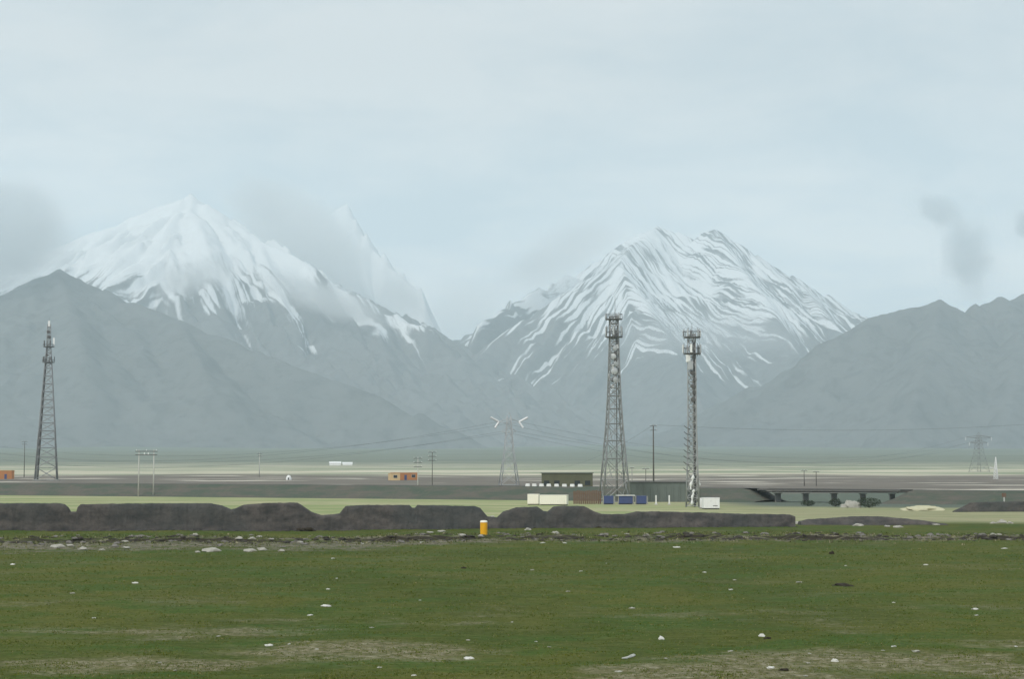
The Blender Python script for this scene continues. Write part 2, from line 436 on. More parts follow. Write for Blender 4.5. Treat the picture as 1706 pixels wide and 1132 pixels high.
def mountain_material(name, rock_a, rock_b, snow, cap=0.55, rw=1.7, sw=1.1, nw=1.6, axis=0.0):
    t = NT(name)
    n1 = t.noise(0.004, 6, 0.65); n2 = t.noise(0.02, 5, 0.7)
    rib = t.attr('rib')
    c = t.mix(n1, rock_a, rock_b)
    c = t.mix(t.math('MULTIPLY', t.step(n2, 0.45, 0.7), 0.5), c, tuple(x * 0.62 for x in rock_a))
    if snow:
        s = t.attr('snow')
        mx, my, mz = t.xyz(t.pos)
        ax_ = t.math('ABSOLUTE', t.math('SUBTRACT', mx, axis))
        warp = t.math('MULTIPLY', t.math('SUBTRACT', t.noise(0.004, 3, 0.5, stretch=(1, 0.4, 0.4), loc=(3, 3, 3)), 0.5), 60.0)
        cs = t.n.new('ShaderNodeCombineXYZ')
        t.l.new(t.math('DIVIDE', t.math('ADD', t.math('ADD', t.math('MULTIPLY', ax_, 0.89), t.math('MULTIPLY', my, 0.45)), warp), 29.0), cs.inputs[0])
        t.l.new(t.math('DIVIDE', t.math('SUBTRACT', t.math('MULTIPLY', ax_, 0.45), t.math('MULTIPLY', my, 0.89)), 520.0), cs.inputs[1])
        st = t.math('SUBTRACT', 1.0, t.math('MULTIPLY', t.math('ABSOLUTE', t.math('SUBTRACT', t.noise(1.0, 1.5, 0.5, vec=cs.outputs[0]), 0.5)), 3.6))
        s = t.math('MINIMUM', s, cap)
        v = t.math('ADD', s, t.math('MULTIPLY', t.math('SUBTRACT', 0.60, rib), rw))
        v = t.math('ADD', v, t.math('MULTIPLY', t.math('SUBTRACT', 0.70, st), sw))
        v = t.math('ADD', v, t.math('MULTIPLY', t.math('SUBTRACT', t.noise(0.012, 6, 0.7, stretch=(1, 0.22, 0.3)), 0.5), nw))
        m = t.step(v, -0.2, 0.26)
        c = t.mix(m, c, (0.76, 0.785, 0.81))
    return t.finish(c, 0.95, bump=n2, bump_d=6.0, bump_s=0.6, spec=0.1)

HILL_MAT = mountain_material('grey_brown_hillside', (0.15, 0.158, 0.158), (0.205, 0.21, 0.205), False)
SNOW_MAT = mountain_material('snowy_rock', (0.17, 0.175, 0.178), (0.24, 0.24, 0.235), True, 0.42, 0.9, 2.0, 0.9, 560.0)
SNOW_SMOOTH = mountain_material('deep_snow_and_rock', (0.17, 0.175, 0.178), (0.24, 0.24, 0.235), True, 1.0, 1.3, 0.9, 1.5, -1600.0)
PT = lambda L: [tuple(pt(*p)) for p in L]

me = mountain('hill', [PT([(-560, 520, 7000), (-330, 470, 6900), (-120, 520, 6700), (0, 494, 6500), (52, 466, 6480), (98, 447, 6450), (130, 462, 6430), (175, 482, 6400), (240, 509, 6300),
                            (300, 532, 6200), (430, 583, 6050), (560, 632, 5900), (700, 686, 5750), (860, 742, 5600)]),
                       PT([(98, 447, 6450), (130, 560, 5800), (170, 700, 5200), (180, 760, 4900)]),
                       PT([(300, 532, 6200), (350, 640, 5600), (380, 745, 5150)]),
                       PT([(-330, 470, 6900), (-200, 620, 6000), (-160, 750, 5200)])],
              -4200, 900, 4400, 8000, 380, 280, 0.62, 900, 130, 24, 1, s_len=150)
tag(put('hill', me, HILL_MAT), kind='structure')
me = mountain('hill', [PT([(1110, 738, 5600), (1200, 692, 5800), (1300, 632, 6000), (1400, 560, 6150), (1447, 528, 6250), (1500, 516, 6300), (1540, 508, 6320), (1566, 498, 6350), (1592, 514, 6380),
                            (1625, 505, 6450), (1665, 493, 6500), (1706, 487, 6600), (1850, 440, 6800), (2000, 470, 6900), (2250, 500, 7100)]),
                       PT([(1566, 498, 6350), (1540, 600, 5700), (1500, 735, 5050)]),
                       PT([(1706, 487, 6600), (1690, 620, 5700), (1660, 745, 5000)]),
                       PT([(1850, 440, 6800), (1900, 640, 5800), (1930, 750, 5100)])],
              300, 4200, 4400, 8000, 340, 280, 0.62, 900, 150, 26, 2, s_len=150)
tag(put('hill', me, HILL_MAT), kind='structure')
me = mountain('snow_mountain', [PT([(-420, 330, 9900), (-150, 350, 9600), (0, 420, 9400), (100, 410, 9300), (155, 386, 9200), (245, 351, 9100), (318, 321, 9000), (345, 338, 8950), (385, 366, 8900), (430, 398, 8800),
                                     (490, 425, 8650), (545, 462, 8500), (610, 500, 8350), (660, 522, 8250), (700, 540, 8100), (735, 568, 8000), (772, 592, 7900), (830, 650, 7600)]),
                                PT([(318, 321, 9000), (250, 420, 8400), (178, 475, 8000), (140, 560, 7400)]),
                                PT([(318, 321, 9000), (350, 430, 8250), (356, 520, 7700), (370, 640, 7000)]),
                                PT([(430, 398, 8800), (470, 500, 8050), (520, 640, 7200)]),
                                PT([(610, 500, 8350), (640, 580, 7700), (670, 680, 7000)]),
                                (PT([(120, 560, 11500), (420, 420, 11300), (520, 372, 11200), (578, 336, 11100), (592, 362, 11050), (610, 385, 11000), (640, 420, 10900)]), 1.9), (PT([(640, 420, 10900), (672, 452, 10800), (700, 474, 10700), (706, 500, 10600), (708, 620, 10400)]), 2.6)],
              -4600, 1500, 4600, 11500, 560, 600, 0.72, 1500, 170, 30, 3, snow_base=765, s_len=130, foot=(4700, 7000), axis=-1600)
tag(put('snow_mountain', me, SNOW_SMOOTH), kind='structure')
me = mountain('snow_mountain', [(PT([(768, 600, 8500), (797, 538, 8700), (850, 497, 9100), (920, 468, 9600), (985, 440, 10000)]), 2.0), PT([(985, 440, 10000), (1040, 402, 10000), (1095, 376, 9950), (1130, 385, 9900), (1156, 399, 9850), (1170, 388, 9820), (1191, 381, 9800),
                                     (1225, 402, 9750), (1262, 424, 9700), (1320, 458, 9650), (1380, 490, 9600), (1440, 526, 9500), (1520, 560, 9500), (1600, 540, 9600), (1720, 500, 9700), (1900, 520, 9900), (2150, 480, 10000)]),
                                PT([(1095, 376, 9950), (1055, 405, 9500), (1028, 437, 9150), (985, 462, 8950), (925, 498, 8700), (860, 540, 8450), (800, 585, 8200), (765, 640, 7900), (740, 720, 7200)]),
                                PT([(1028, 437, 9150), (1075, 505, 8500), (1130, 590, 7800), (1175, 690, 7000), (1190, 740, 6600)]),
                                PT([(1191, 381, 9800), (1260, 480, 9000), (1330, 590, 8200), (1380, 690, 7400)]),
                                PT([(1320, 458, 9650), (1390, 540, 8900), (1440, 640, 8000)])],
              -1600, 4600, 4600, 10500, 600, 560, 0.74, 1500, 75, 22, 5, snow_base=735, s_len=120, foot=(4700, 7000), axis=560)
tag(put('snow_mountain', me, SNOW_MAT), kind='structure')

# ------------------------------------------------------------------ earth walls
def earth_wall(name, prof, yfun, label, seed, step=0.9, thick=0.9, mat=None):
    pxs = np.arange(prof[0][0], prof[-1][0] + 0.01, step)
    tops = np.interp(pxs, [p[0] for p in prof], [p[1] for p in prof])
    sect = [(-0.5, -0.45), (-0.5, 0.0), (-0.47, 0.18), (-0.44, 0.38), (-0.40, 0.6), (-0.36, 0.8), (-0.30, 0.94), (-0.14, 1.0), (0.14, 1.0), (0.30, 0.93), (0.40, 0.6), (0.5, 0.0), (0.5, -0.45)]
    V, xs = [], []
    for px, row in zip(pxs, tops):
        u = pt(px, row, 1.0).x
        y = 200.0
        for _ in range(6): y = yfun(u * y)
        x = u * y
        zt = pt(px, row, y).z
        xs.append((x, y, zt))
    A = np.array(xs)
    zb = ground_z(A[:, 0], A[:, 1])
    n = len(A)
    P = np.zeros((n, len(sect), 3))
    for k, (a, b) in enumerate(sect):
        h = np.maximum(A[:, 2] - zb, 0.12)
        rough = 0.13 * fbm(A[:, 0] / 1.1, np.full(n, k * 0.35), 4, seed, 0.6) + 0.09 * np.abs(gnoise(A[:, 0] / 0.8, np.full(n, k * 0.08), seed + 8)) + 0.25 * gnoise(A[:, 0] / 7, np.full(n, k * 0.2), seed + 3)
        tw = thick * (1.0 + 0.35 * (1 - max(b, 0)))
        P[:, k, 0] = A[:, 0]
        P[:, k, 1] = A[:, 1] + a * tw + rough * (1 if a < 0 else 0.4)
        P[:, k, 2] = zb + (b * h if b >= 0 else b) + (0.055 * fbm(A[:, 0] / 1.1, np.full(n, k * 0.4), 4, seed + 5, 0.6) if b > 0 else 0)
    me = grid_mesh(name, P[:, :, 0], P[:, :, 1], P[:, :, 2])
    bm = bmesh.new(); bm.from_mesh(me)
    ne = len(sect)
    bm.verts.ensure_lookup_table()
    for r in (0, n - 1):
        ring = [bm.verts[r * ne + k] for k in range(ne)]
        bm.faces.new(ring)
    bmesh.ops.recalc_face_normals(bm, faces=bm.faces)
    bm.to_mesh(me); bm.free()
    return tag(put(name, me, mat or MATS['earth']), label, 'wall', 'old earth walls')
t = NT('dark_rammed_earth')
n1 = t.noise(0.5, 6, 0.65, stretch=(1, 1, 2.2)); n2 = t.noise(3.0, 5, 0.7); n3 = t.noise(0.12, 3, 0.5)
c = t.mix(t.step(n1, 0.3, 0.7), lin(66, 66, 66), lin(98, 93, 90))
c = t.mix(t.math('MULTIPLY', t.step(n3, 0.45, 0.65), 0.5), c, lin(70, 76, 76))
c = t.mix(t.math('MULTIPLY', t.step(n2, 0.5, 0.7), 0.4), c, lin(52, 52, 51))
MATS['earth'] = t.finish(c, 1.0, bump=n2, bump_d=0.12, bump_s=0.8, spec=0.1)
earth_wall('earth_wall', [(-420, 842), (-200, 840), (-60, 840), (0, 839), (95, 839), (108, 841), (114, 846), (118, 853), (128, 853), (130, 846), (135, 841), (180, 840), (300, 839), (350, 839), (370, 843), (385, 849), (392, 848), (405, 842), (440, 839), (495, 838),
                          (505, 844), (520, 854), (535, 859), (555, 858), (566, 856), (576, 844), (600, 842), (682, 842), (686, 847), (691, 847), (695, 842), (790, 844), (800, 847), (812, 861), (828, 863), (838, 853), (860, 846), (895, 845), (905, 852), (912, 853), (921, 845),
                          (940, 843), (973, 844), (988, 852), (1002, 857), (1040, 857), (1060, 853), (1100, 853), (1180, 855), (1250, 857), (1316, 858), (1325, 861)], wall_y,
           'long dark eroded earth wall with worn notches along the meadow edge', 11)
earth_wall('earth_bank', [(1332, 869), (1345, 866), (1380, 864), (1420, 861), (1462, 861), (1500, 864), (1540, 868), (1575, 874)], lambda x: 197 + 0.15 * x,
           'low worn-down dark earth bank beyond the square end of the long wall', 12, thick=2.2)
earth_wall('earth_wall', [(1588, 852), (1600, 847), (1616, 838), (1640, 837), (1700, 836), (1760, 837), (1860, 838)], lambda x: 268 + 0.06 * x,
           'short dark earth wall with a sloping end in front of the embankment', 13)

# ------------------------------------------------------------------ road embankment and low bridge
def emb_y(x): return 410.0 - 0.66 * x
EDIR = Vector((1, -0.66, 0)).normalized(); ENOR = Vector((0.66, 1, 0)).normalized()
def emb_x(px):
    u = pt(px, 800, 1.0).x
    return u * 410.0 / (1 + 0.66 * u)
def emb_h(x): return float(np.interp(x, [-400, -143, 0, 98, 300], [3.5, 3.3, 3.05, 2.55, 2.4]))
t = NT('embankment_turf')
n1 = t.noise(0.22, 6, 0.7, stretch=(0.5, 0.5, 4)); n2 = t.noise(0.9, 5, 0.7)
c = t.mix(t.step(n1, 0.36, 0.66), lin(78, 88, 78), lin(98, 94, 88))
c = t.mix(t.math('MULTIPLY', t.step(n2, 0.5, 0.75), 0.4), c, lin(118, 112, 92))
MATS['embank'] = t.finish(c, 1.0, bump=n2, bump_d=0.2, bump_s=0.6, spec=0.1)
def embankment(x0, x1, cone0=False, cone1=False):
    xs = np.arange(x0, x1 + 0.01, 1.5)
    off = [-11.0, -7.5, -4.2, -3.6, 3.6, 4.2, 9.0]; hh = [-0.04, 0.45, 0.97, 1.0, 1.0, 0.97, -0.1]
    P = np.zeros((len(xs), len(off), 3))
    for i, x in enumerate(xs):
        e0 = min(1, (x - x0) / 4.0) if cone0 else 1
        e1 = min(1, (x1 - x) / 4.0) if cone1 else 1
        e = max(0.0, min(e0, e1))
        for k, (o, h) in enumerate(zip(off, hh)):
            p = Vector((x, emb_y(x), 0)) + ENOR * o
            g = gz(p.x, p.y)
            zt = emb_h(x) * h * (e if h > 0 else 1)
            nz_ = 0.25 * gnoise(x / 5 + k, k * 1.3, 31) if 0 < k < 6 and k not in (3, 4) else 0
            P[i, k] = (p.x, p.y, max(g - 0.3, zt + nz_) if h > 0 else g - 0.3)
    o = put('embankment', grid_mesh('embankment', P[:, :, 0], P[:, :, 1], P[:, :, 2]), MATS['embank'])
    return tag(o, kind='structure')
BX0, BX1 = emb_x(1292), emb_x(1490)
embankment(-330, BX0, cone1=True)
embankment(BX1, 240, cone0=True)
# road on top of it
t = NT('old_asphalt')
n1 = t.noise(1.2, 5, 0.6)
MATS['asphalt'] = t.finish(t.mix(n1, lin(58, 58, 58), lin(86, 85, 82)), 0.95, bump=n1, bump_d=0.01)
xs = np.arange(-330, 240.1, 3.0)
P = np.zeros((len(xs), 2, 3))
for i, x in enumerate(xs):
    for k, o in enumerate((-3.2, 3.2)):
        p = Vector((x, emb_y(x), 0)) + ENOR * o
        P[i, k] = (p.x, p.y, emb_h(x) + 0.012)
tag(put('road', grid_mesh('road', P[:, :, 0], P[:, :, 1], P[:, :, 2]), MATS['asphalt']), kind='structure')

# unit meshes shared by many beams
def unit_cyl(mat, n=6):
    v = [(math.cos(2 * math.pi * i / n), math.sin(2 * math.pi * i / n), z) for z in (0, 1) for i in range(n)]
    f = [(i, (i + 1) % n, n + (i + 1) % n, n + i) for i in range(n)] + [tuple(range(n - 1, -1, -1)), tuple(range(n, 2 * n))]
    me = soup_mesh('beam_' + mat.name, v, f); me.materials.append(mat); return me
_units = {}
def beam(name, p0, p1, r, mat, parent):
    """a straight steel member, shared mesh, given in the parent's local space"""
    if mat.name not in _units: _units[mat.name] = unit_cyl(mat)
    p0, p1 = Vector(p0), Vector(p1)
    d = p1 - p0
    o = bpy.data.objects.new(name, _units[mat.name]); COL.objects.link(o)
    o.parent = parent
    o.matrix_local = Matrix.Translation(p0) @ d.to_track_quat('Z', 'Y').to_matrix().to_4x4() @ Matrix.Diagonal((r, r, d.length, 1))
    return o
def tube(name, pts, r, mat, parent=None, n=6, r_end=None):
    pts = [Vector(p) for p in pts]
    V, Fc = [], []
    for i, p in enumerate(pts):
        d = (pts[min(i + 1, len(pts) - 1)] - pts[max(i - 1, 0)]).normalized()
        q = d.to_track_quat('Z', 'Y')
        rr = r if r_end is None else r + (r_end - r) * i / (len(pts) - 1)
        for k in range(n):
            a = 2 * math.pi * k / n
            V.append(p + q @ Vector((math.cos(a) * rr, math.sin(a) * rr, 0)))
    for i in range(len(pts) - 1):
        for k in range(n):
            Fc.append((i * n + k, i * n + (k + 1) % n, (i + 1) * n + (k + 1) % n, (i + 1) * n + k))
    Fc.append(tuple(range(n - 1, -1, -1))); Fc.append(tuple((len(pts) - 1) * n + k for k in range(n)))
    return put(name, soup_mesh(name, V, Fc, True), mat, parent)
def bevel_box(name, c, s, mat, parent=None, bev=0.02, rz=0.0, taper=1.0):
    bm = bmesh.new()
    bmesh.ops.create_cube(bm, size=1.0)
    for v in bm.verts:
        k = taper if v.co.z > 0 else 1.0
        v.co = Vector((v.co.x * s[0] * k, v.co.y * s[1] * k, v.co.z * s[2]))
    if bev: bmesh.ops.bevel(bm, geom=bm.edges[:], offset=bev, segments=1, affect='EDGES')
    R_ = Matrix.Rotation(rz, 4, 'Z')
    for v in bm.verts: v.co = R_ @ v.co + Vector(c)
    me = bpy.data.meshes.new(name); bm.to_mesh(me); bm.free()
    return put(name, me, mat, parent)

# bridge
bl = (Vector((BX1, emb_y(BX1), 0)) - Vector((BX0, emb_y(BX0), 0)))
bmid = (Vector((BX0, emb_y(BX0), 0)) + Vector((BX1, emb_y(BX1), 0))) / 2
b_ang = math.atan2(bl.y, bl.x)
btop = emb_h(BX0) - 0.02
br = thing('low_bridge', (bmid.x, bmid.y, gz(bmid.x, bmid.y)), 'long low dark concrete bridge carrying the embankment road over open ground', 'bridge', rz=b_ang)
L = bl.length + 5
zb0 = gz(bmid.x, bmid.y)
bevel_box('deck', (0, 0, btop - zb0 - 0.22), (L, 7.2, 0.3), CONC_DARK, br, 0.028)
for sgn in (-1, 1):
    bevel_box('girder', (0, sgn * 2.9, btop - zb0 - 0.62), (L - 1.0, 0.5, 0.2), CONC_DARK, br, 0.03)
npier = 5
for i in range(npier):
    x = -L / 2 + 3.0 + i * (L - 6.0) / (npier - 1)
    pr = bevel_box('pier', (x, 0, (btop - zb0 - 1.12) / 2 - 0.2), (0.26, 2.6, btop - zb0 - 0.62), CONCRETE, br, 0.08)
    bevel_box('pier_cap', (x, 0, btop - zb0 - 0.98), (0.4, 3.4, 0.14), CONC_DARK, pr, 0.02)

# guard blocks along the road edge
proto = None
for px in (893, 904, 916, 928, 941, 954, 967, 980):
    x = emb_x(px); p = Vector((x, emb_y(x), 0)) - ENOR * 3.45
    if proto is None:
        me = bevel_box('guard_block', (0, 0, 0.28), (1.15, 0.32, 0.62), WHITE, None, 0.05, taper=0.86); proto = me; o = me
    else:
        o = proto.copy(); COL.objects.link(o)
    o.location = (p.x, p.y, emb_h(x) - 0.02); o.rotation_euler = (0, 0, math.atan2(EDIR.y, EDIR.x) + random.uniform(-.05, .05))
    tag(o, 'white concrete guard block on the embankment edge before the olive house', 'guard block', 'guard blocks along the embankment road')

# ------------------------------------------------------------------ lattice towers
def lattice(root, n, prof, levels, r_leg, r_br, mat, rot=0.0, skip_diag=(), mat_br=None):
    zs, hs = [p[0] for p in prof], [p[1] for p in prof]
    half = lambda z: float(np.interp(z, zs, hs))
    angs = [rot + 2 * math.pi * (k + 0.5) / n for k in range(n)]
    k_r = math.sqrt(2) if n == 4 else 1.15
    corner = lambda a, z: Vector((math.cos(a) * half(z) * k_r, math.sin(a) * half(z) * k_r, z))
    for a in angs:
        tube('leg', [corner(a, z) for z in zs], r_leg, mat, root, 6, r_leg * 0.6)
    mb = mat_br or mat
    for i, z in enumerate(levels):
        for k in range(n):
            beam('strut', corner(angs[k], z), corner(angs[(k + 1) % n], z), r_br, mb, root)
        if i + 1 < len(levels):
            z2 = levels[i + 1]
            for k in range(n):
                a0, a1 = angs[k], angs[(k + 1) % n]
                beam('diagonal', corner(a0, z), corner(a1, z2), r_br * 0.7, mb, root)
                if i not in skip_diag: beam('diagonal', corner(a1, z), corner(a0, z2), r_br * 0.7, mb, root)
    return corner, half
def platform(root, z, r, mat, posts=8):
    n = 12
    V = [(math.cos(2 * math.pi * k / n) * rr, math.sin(2 * math.pi * k / n) * rr, z + dz) for dz in (0, 0.16) for rr in (r * 0.45, r) for k in range(n)]
    Fc = []
    for k in range(n):
        k2 = (k + 1) % n
        Fc += [(k, k2, n + k2, n + k), (2 * n + k, 3 * n + k, 3 * n + k2, 2 * n + k2), (n + k, n + k2, 3 * n + k2, 3 * n + k), (k2, k, 2 * n + k, 2 * n + k2)]
    pl = put('platform', soup_mesh('platform', V, Fc), mat, root)
    rail = tube('railing', [(math.cos(2 * math.pi * k / 16) * r, math.sin(2 * math.pi * k / 16) * r, z + 1.1) for k in range(17)], 0.05, mat, root)
    for k in range(posts):
        a = 2 * math.pi * k / posts
        tube('railing_post', [(math.cos(a) * r, math.sin(a) * r, z + 0.1), (math.cos(a) * r, math.sin(a) * r, z + 1.1)], 0.045, mat, pl)
    return pl
def panel_antenna(root, z, r, a, h=1.9, mat=None):
    p = Vector((math.cos(a) * r, math.sin(a) * r, z))
    ma = tube('antenna_mast', [p + Vector((0, 0, -0.5)), p + Vector((0, 0, h + 0.3))], 0.05, STEEL, root)
    q = p + Vector((math.cos(a) * 0.18, math.sin(a) * 0.18, h / 2))
    bevel_box('antenna_panel', q, (0.16, 0.34, h), mat or WHITE, root, 0.04, rz=a)
def dish(root, z, r, a, rad=0.6, mat=None):
    c0 = Vector((math.cos(a) * r, math.sin(a) * r, z))
    d = Vector((math.cos(a), math.sin(a), 0))
    q = d.to_track_quat('Z', 'Y')
    V, Fc, n = [], [], 14
    prof_ = [(0.02, -0.30), (0.45, -0.26), (0.85, -0.12), (1.0, 0.0), (1.0, 0.28), (0.96, 0.30), (0.02, 0.34)]
    for rr, zz in prof_:
        for k in range(n):
            V.append(c0 + q @ Vector((math.cos(2 * math.pi * k / n) * rr * rad, math.sin(2 * math.pi * k / n) * rr * rad, zz * rad)))
    for i in range(len(prof_) - 1):
        for k in range(n):
            Fc.append((i * n + k, i * n + (k + 1) % n, (i + 1) * n + (k + 1) % n, (i + 1) * n + k))
    dd = put('microwave_dish', soup_mesh('microwave_dish', V, Fc, True), mat or WHITE, root)
    tube('dish_arm', [c0 - d * 0.18 * rad, c0 - d * (r * 0.6)], 0.05, STEEL, dd)

# tower A: four legs, two platforms
pA = pt(1024, 838, 362)
A = thing('lattice_tower', (pA.x, pA.y, gz(pA.x, pA.y)), 'tall four-legged steel lattice mast with two platforms, beside the blue cabins', 'tower', 'communication towers', rz=0.12)
lvA = [0.2, 4.6, 8.8, 12.4, 15.8, 18.8, 21.4, 23.0, 24.5, 26.0, 27.4, 28.8, 30.1, 31.5, 33.0, 34.5, 36.0, 37.4]
cA, hA = lattice(A, 4, [(0, 2.75), (8.8, 2.0), (15.8, 1.45), (21.4, 1.15), (26, 1.0), (33, 0.82), (37.6, 0.78)], lvA, 0.17, 0.10, STEEL, mat_br=STEEL)
for z in (4.6, 8.8, 12.4, 15.8):
    for f in (0.38,):
        for s in (-1, 1):
            beam('inner_strut', (s * hA(z) * 1.0, -hA(z), z), (s * hA(z) * f, -hA(z) , max(0.2, z - 4.0)), 0.06, STEEL, A)
platform(A, 33.2, 1.75, STEEL_DARK); platform(A, 36.8, 1.7, STEEL_DARK)
for k in range(6):
    panel_antenna(A, 33.6, 1.65, k * math.pi / 3 + 0.3, 1.7, STEEL_PALE)
    if k % 2: panel_antenna(A, 37.0, 1.55, k * math.pi / 3, 0.9, STEEL_PALE)
for z, a, r_ in ((31.0, -1.5, 0.5), (29.3, -1.9, 0.6), (27.9, -1.2, 0.65), (26.3, -1.7, 0.7), (24.6, -1.4, 0.6), (30.2, 0.3, .5), (25.4, 2.9, .55)):
    dish(A, z, 0.95, a, r_, STEEL_PALE)
for k in range(7):
    bevel_box('radio_unit', (random.uniform(-.5, .5), -0.7 - random.uniform(0, .3), 23.2 + k * 1.35), (0.55, 0.4, 0.75), STEEL_DARK if k % 3 else WHITE, A, 0.028)
tube('cable_run', [(0.4, -hA(z) * 0.3, z) for z in (0.2, 8, 16, 24, 34)], 0.13, STEEL_DARK, A)
tube('lightning_rod', [(0.25, 0, 37.4), (0.25, 0, 39.6)], 0.07, STEEL_DARK, A, r_end=0.03)
tube('lightning_rod', [(0.25, 0, 39.5), (0.25, 0, 41.6)], 0.035, STEEL_DARK, A, r_end=0.02)
for s in (-1, 1):
    tube('ladder_rail', [(0.2 * s, -hA(z) - 0.05, z) for z in (0.2, 8.8, 15.8, 21.4, 26, 33, 37.4)], 0.045, STEEL, A)

# tower B: slim three-legged mast
pB = pt(1155, 845, 316)
B = thing('lattice_tower', (pB.x, pB.y, gz(pB.x, pB.y)), 'slim three-legged lattice mast with white-wrapped lower legs, beside the white box cabin', 'tower', 'communication towers', rz=0.25)
lvB = [0.2] + [0.2 + 1.45 * k for k in range(1, 21)] + [30.3]
cB, hB = lattice(B, 3, [(0, 1.15), (6, 0.95), (14, 0.75), (22, 0.72), (30.5, 0.68)], lvB, 0.15, 0.075, STEEL_MID)
platform(B, 26.8, 1.55, STEEL_DARK, 6); platform(B, 29.7, 1.5, STEEL_DARK, 6)
for k in range(5):
    panel_antenna(B, 27.0, 1.45, k * 2 * math.pi / 5 + 0.5, 1.5, WHITE if k in (2, 3) else STEEL_PALE)
    panel_antenna(B, 29.9, 1.4, k * 2 * math.pi / 5 + 0.1, 1.2, WHITE if k == 0 else STEEL_PALE)
bevel_box('equipment_box', (-0.95, -0.6, 26.0), (0.7, 0.5, 1.3), WHITE, B, 0.05)
bevel_box('equipment_box', (-0.6, -0.8, 24.8), (0.8, 0.5, 1.5), STEEL_PALE, B, 0.05)
for z, a in ((23.5, -1.9), (22.3, -1.3), (21.1, -1.7), (20.0, -1.4), (18.8, -1.8)):
    dish(B, z, 0.7, a, 0.42, STEEL_DARK)
tube('cable_run', [(0.25, -0.35, z) for z in (0.2, 10, 20, 29)], 0.16, STEEL_DARK, B)
tube('lightning_rod', [(0, 0, 30.2), (0, 0, 32.2)], 0.05, STEEL_DARK, B, r_end=0.02)
for k in range(8):
    z = 6.3 + 1.05 * k
    tube('step_bracket', [(-hB(z) * 0.8, -0.3, z), (-hB(z) - 0.5, -0.45, z + 0.15), (-hB(z) - 1.0, -0.5, z + 0.55)], 0.06, STEEL_DARK, B)
for i, (x, z, h) in enumerate(((-0.55, 0.3, 1.9), (-0.30, 2.0, 1.1), (-0.75, 3.0, 1.6), (-0.40, 4.3, 1.5), (0.75, 3.4, 1.2))):
    V, Fc = [], []
    rings, n = 9, 10
    for r in range(rings):
        tt = r / (rings - 1)
        rad = (0.20 + 0.10 * math.sin(tt * 9 + i)) * (1 - abs(2 * tt - 1) ** 4 * 0.7)
        for k in range(n):
            a = 2 * math.pi * k / n
            rr = rad * (1 + 0.25 * math.sin(3 * a + tt * 8 + i))
            V.append((x + 0.16 * tt + math.cos(a) * rr, -0.75 + math.sin(a) * rr * 0.7, z + tt * h))
    for r in range(rings - 1):
        for k in range(n): Fc.append((r * n + k, r * n + (k + 1) % n, (r + 1) * n + (k + 1) % n, (r + 1) * n + k))
    Fc += [tuple(range(n - 1, -1, -1)), tuple((rings - 1) * n + k for k in range(n))]
    put('white_wrap', soup_mesh('white_wrap', V, Fc, True), WHITE, B)

# tower C: far left, tall, four legs
pC = pt(77, 797, 690)
gC = gz(pC.x, pC.y)
C = thing('lattice_tower', (pC.x, pC.y, gC), 'tall tapering lattice mast with antenna spire standing alone near the orange hut', 'tower', 'communication towers', rz=0.2)
lvC = [0.3, 5, 9, 12.5, 16, 19, 22, 25, 28, 31, 34, 37, 40, 43, 45, 47, 49, 51, 53, 55, 57, 59]
cC, hC = lattice(C, 4, [(0, 4.1), (22, 2.75), (45, 1.25), (52, 0.75), (60, 0.55)], lvC, 0.24, 0.13, STEEL)
platform(C, 45.2, 2.3, STEEL_DARK); platform(C, 51.2, 2.1, STEEL_DARK)
for k in range(5):
    panel_antenna(C, 45.6, 2.1, k * 1.25 + 0.2, 1.9, STEEL_DARK); panel_antenna(C, 51.6, 1.9, k * 1.25, 2.0, WHITE if k == 0 else STEEL_DARK)
bevel_box('antenna_panel', (1.9, -0.8, 53.4), (0.7, 0.35, 2.6), WHITE, C, 0.08)
bevel_box('antenna_panel', (0.0, -0.4, 60.2), (0.8, 0.6, 2.2), WHITE, C, 0.1)
for z, a in ((49, 2.6), (48, -2.2), (55, -1.4), (57, -1.8)): dish(C, z, 0.9, a, 0.6, STEEL_DARK)
tube('lightning_rod', [(0, 0, 59.5), (0, 0, 62.5)], 0.09, STEEL, C, r_end=0.04)
tube('cable_run', [(-hC(z) * 0.75, -hC(z) * 0.6, z) for z in (0.3, 22, 45, 52)], 0.3, STEEL_DARK, C)
bevel_box('footing', (0, 0, 0.15), (9.6, 9.6, 0.5), CONCRETE, C, 0.05)

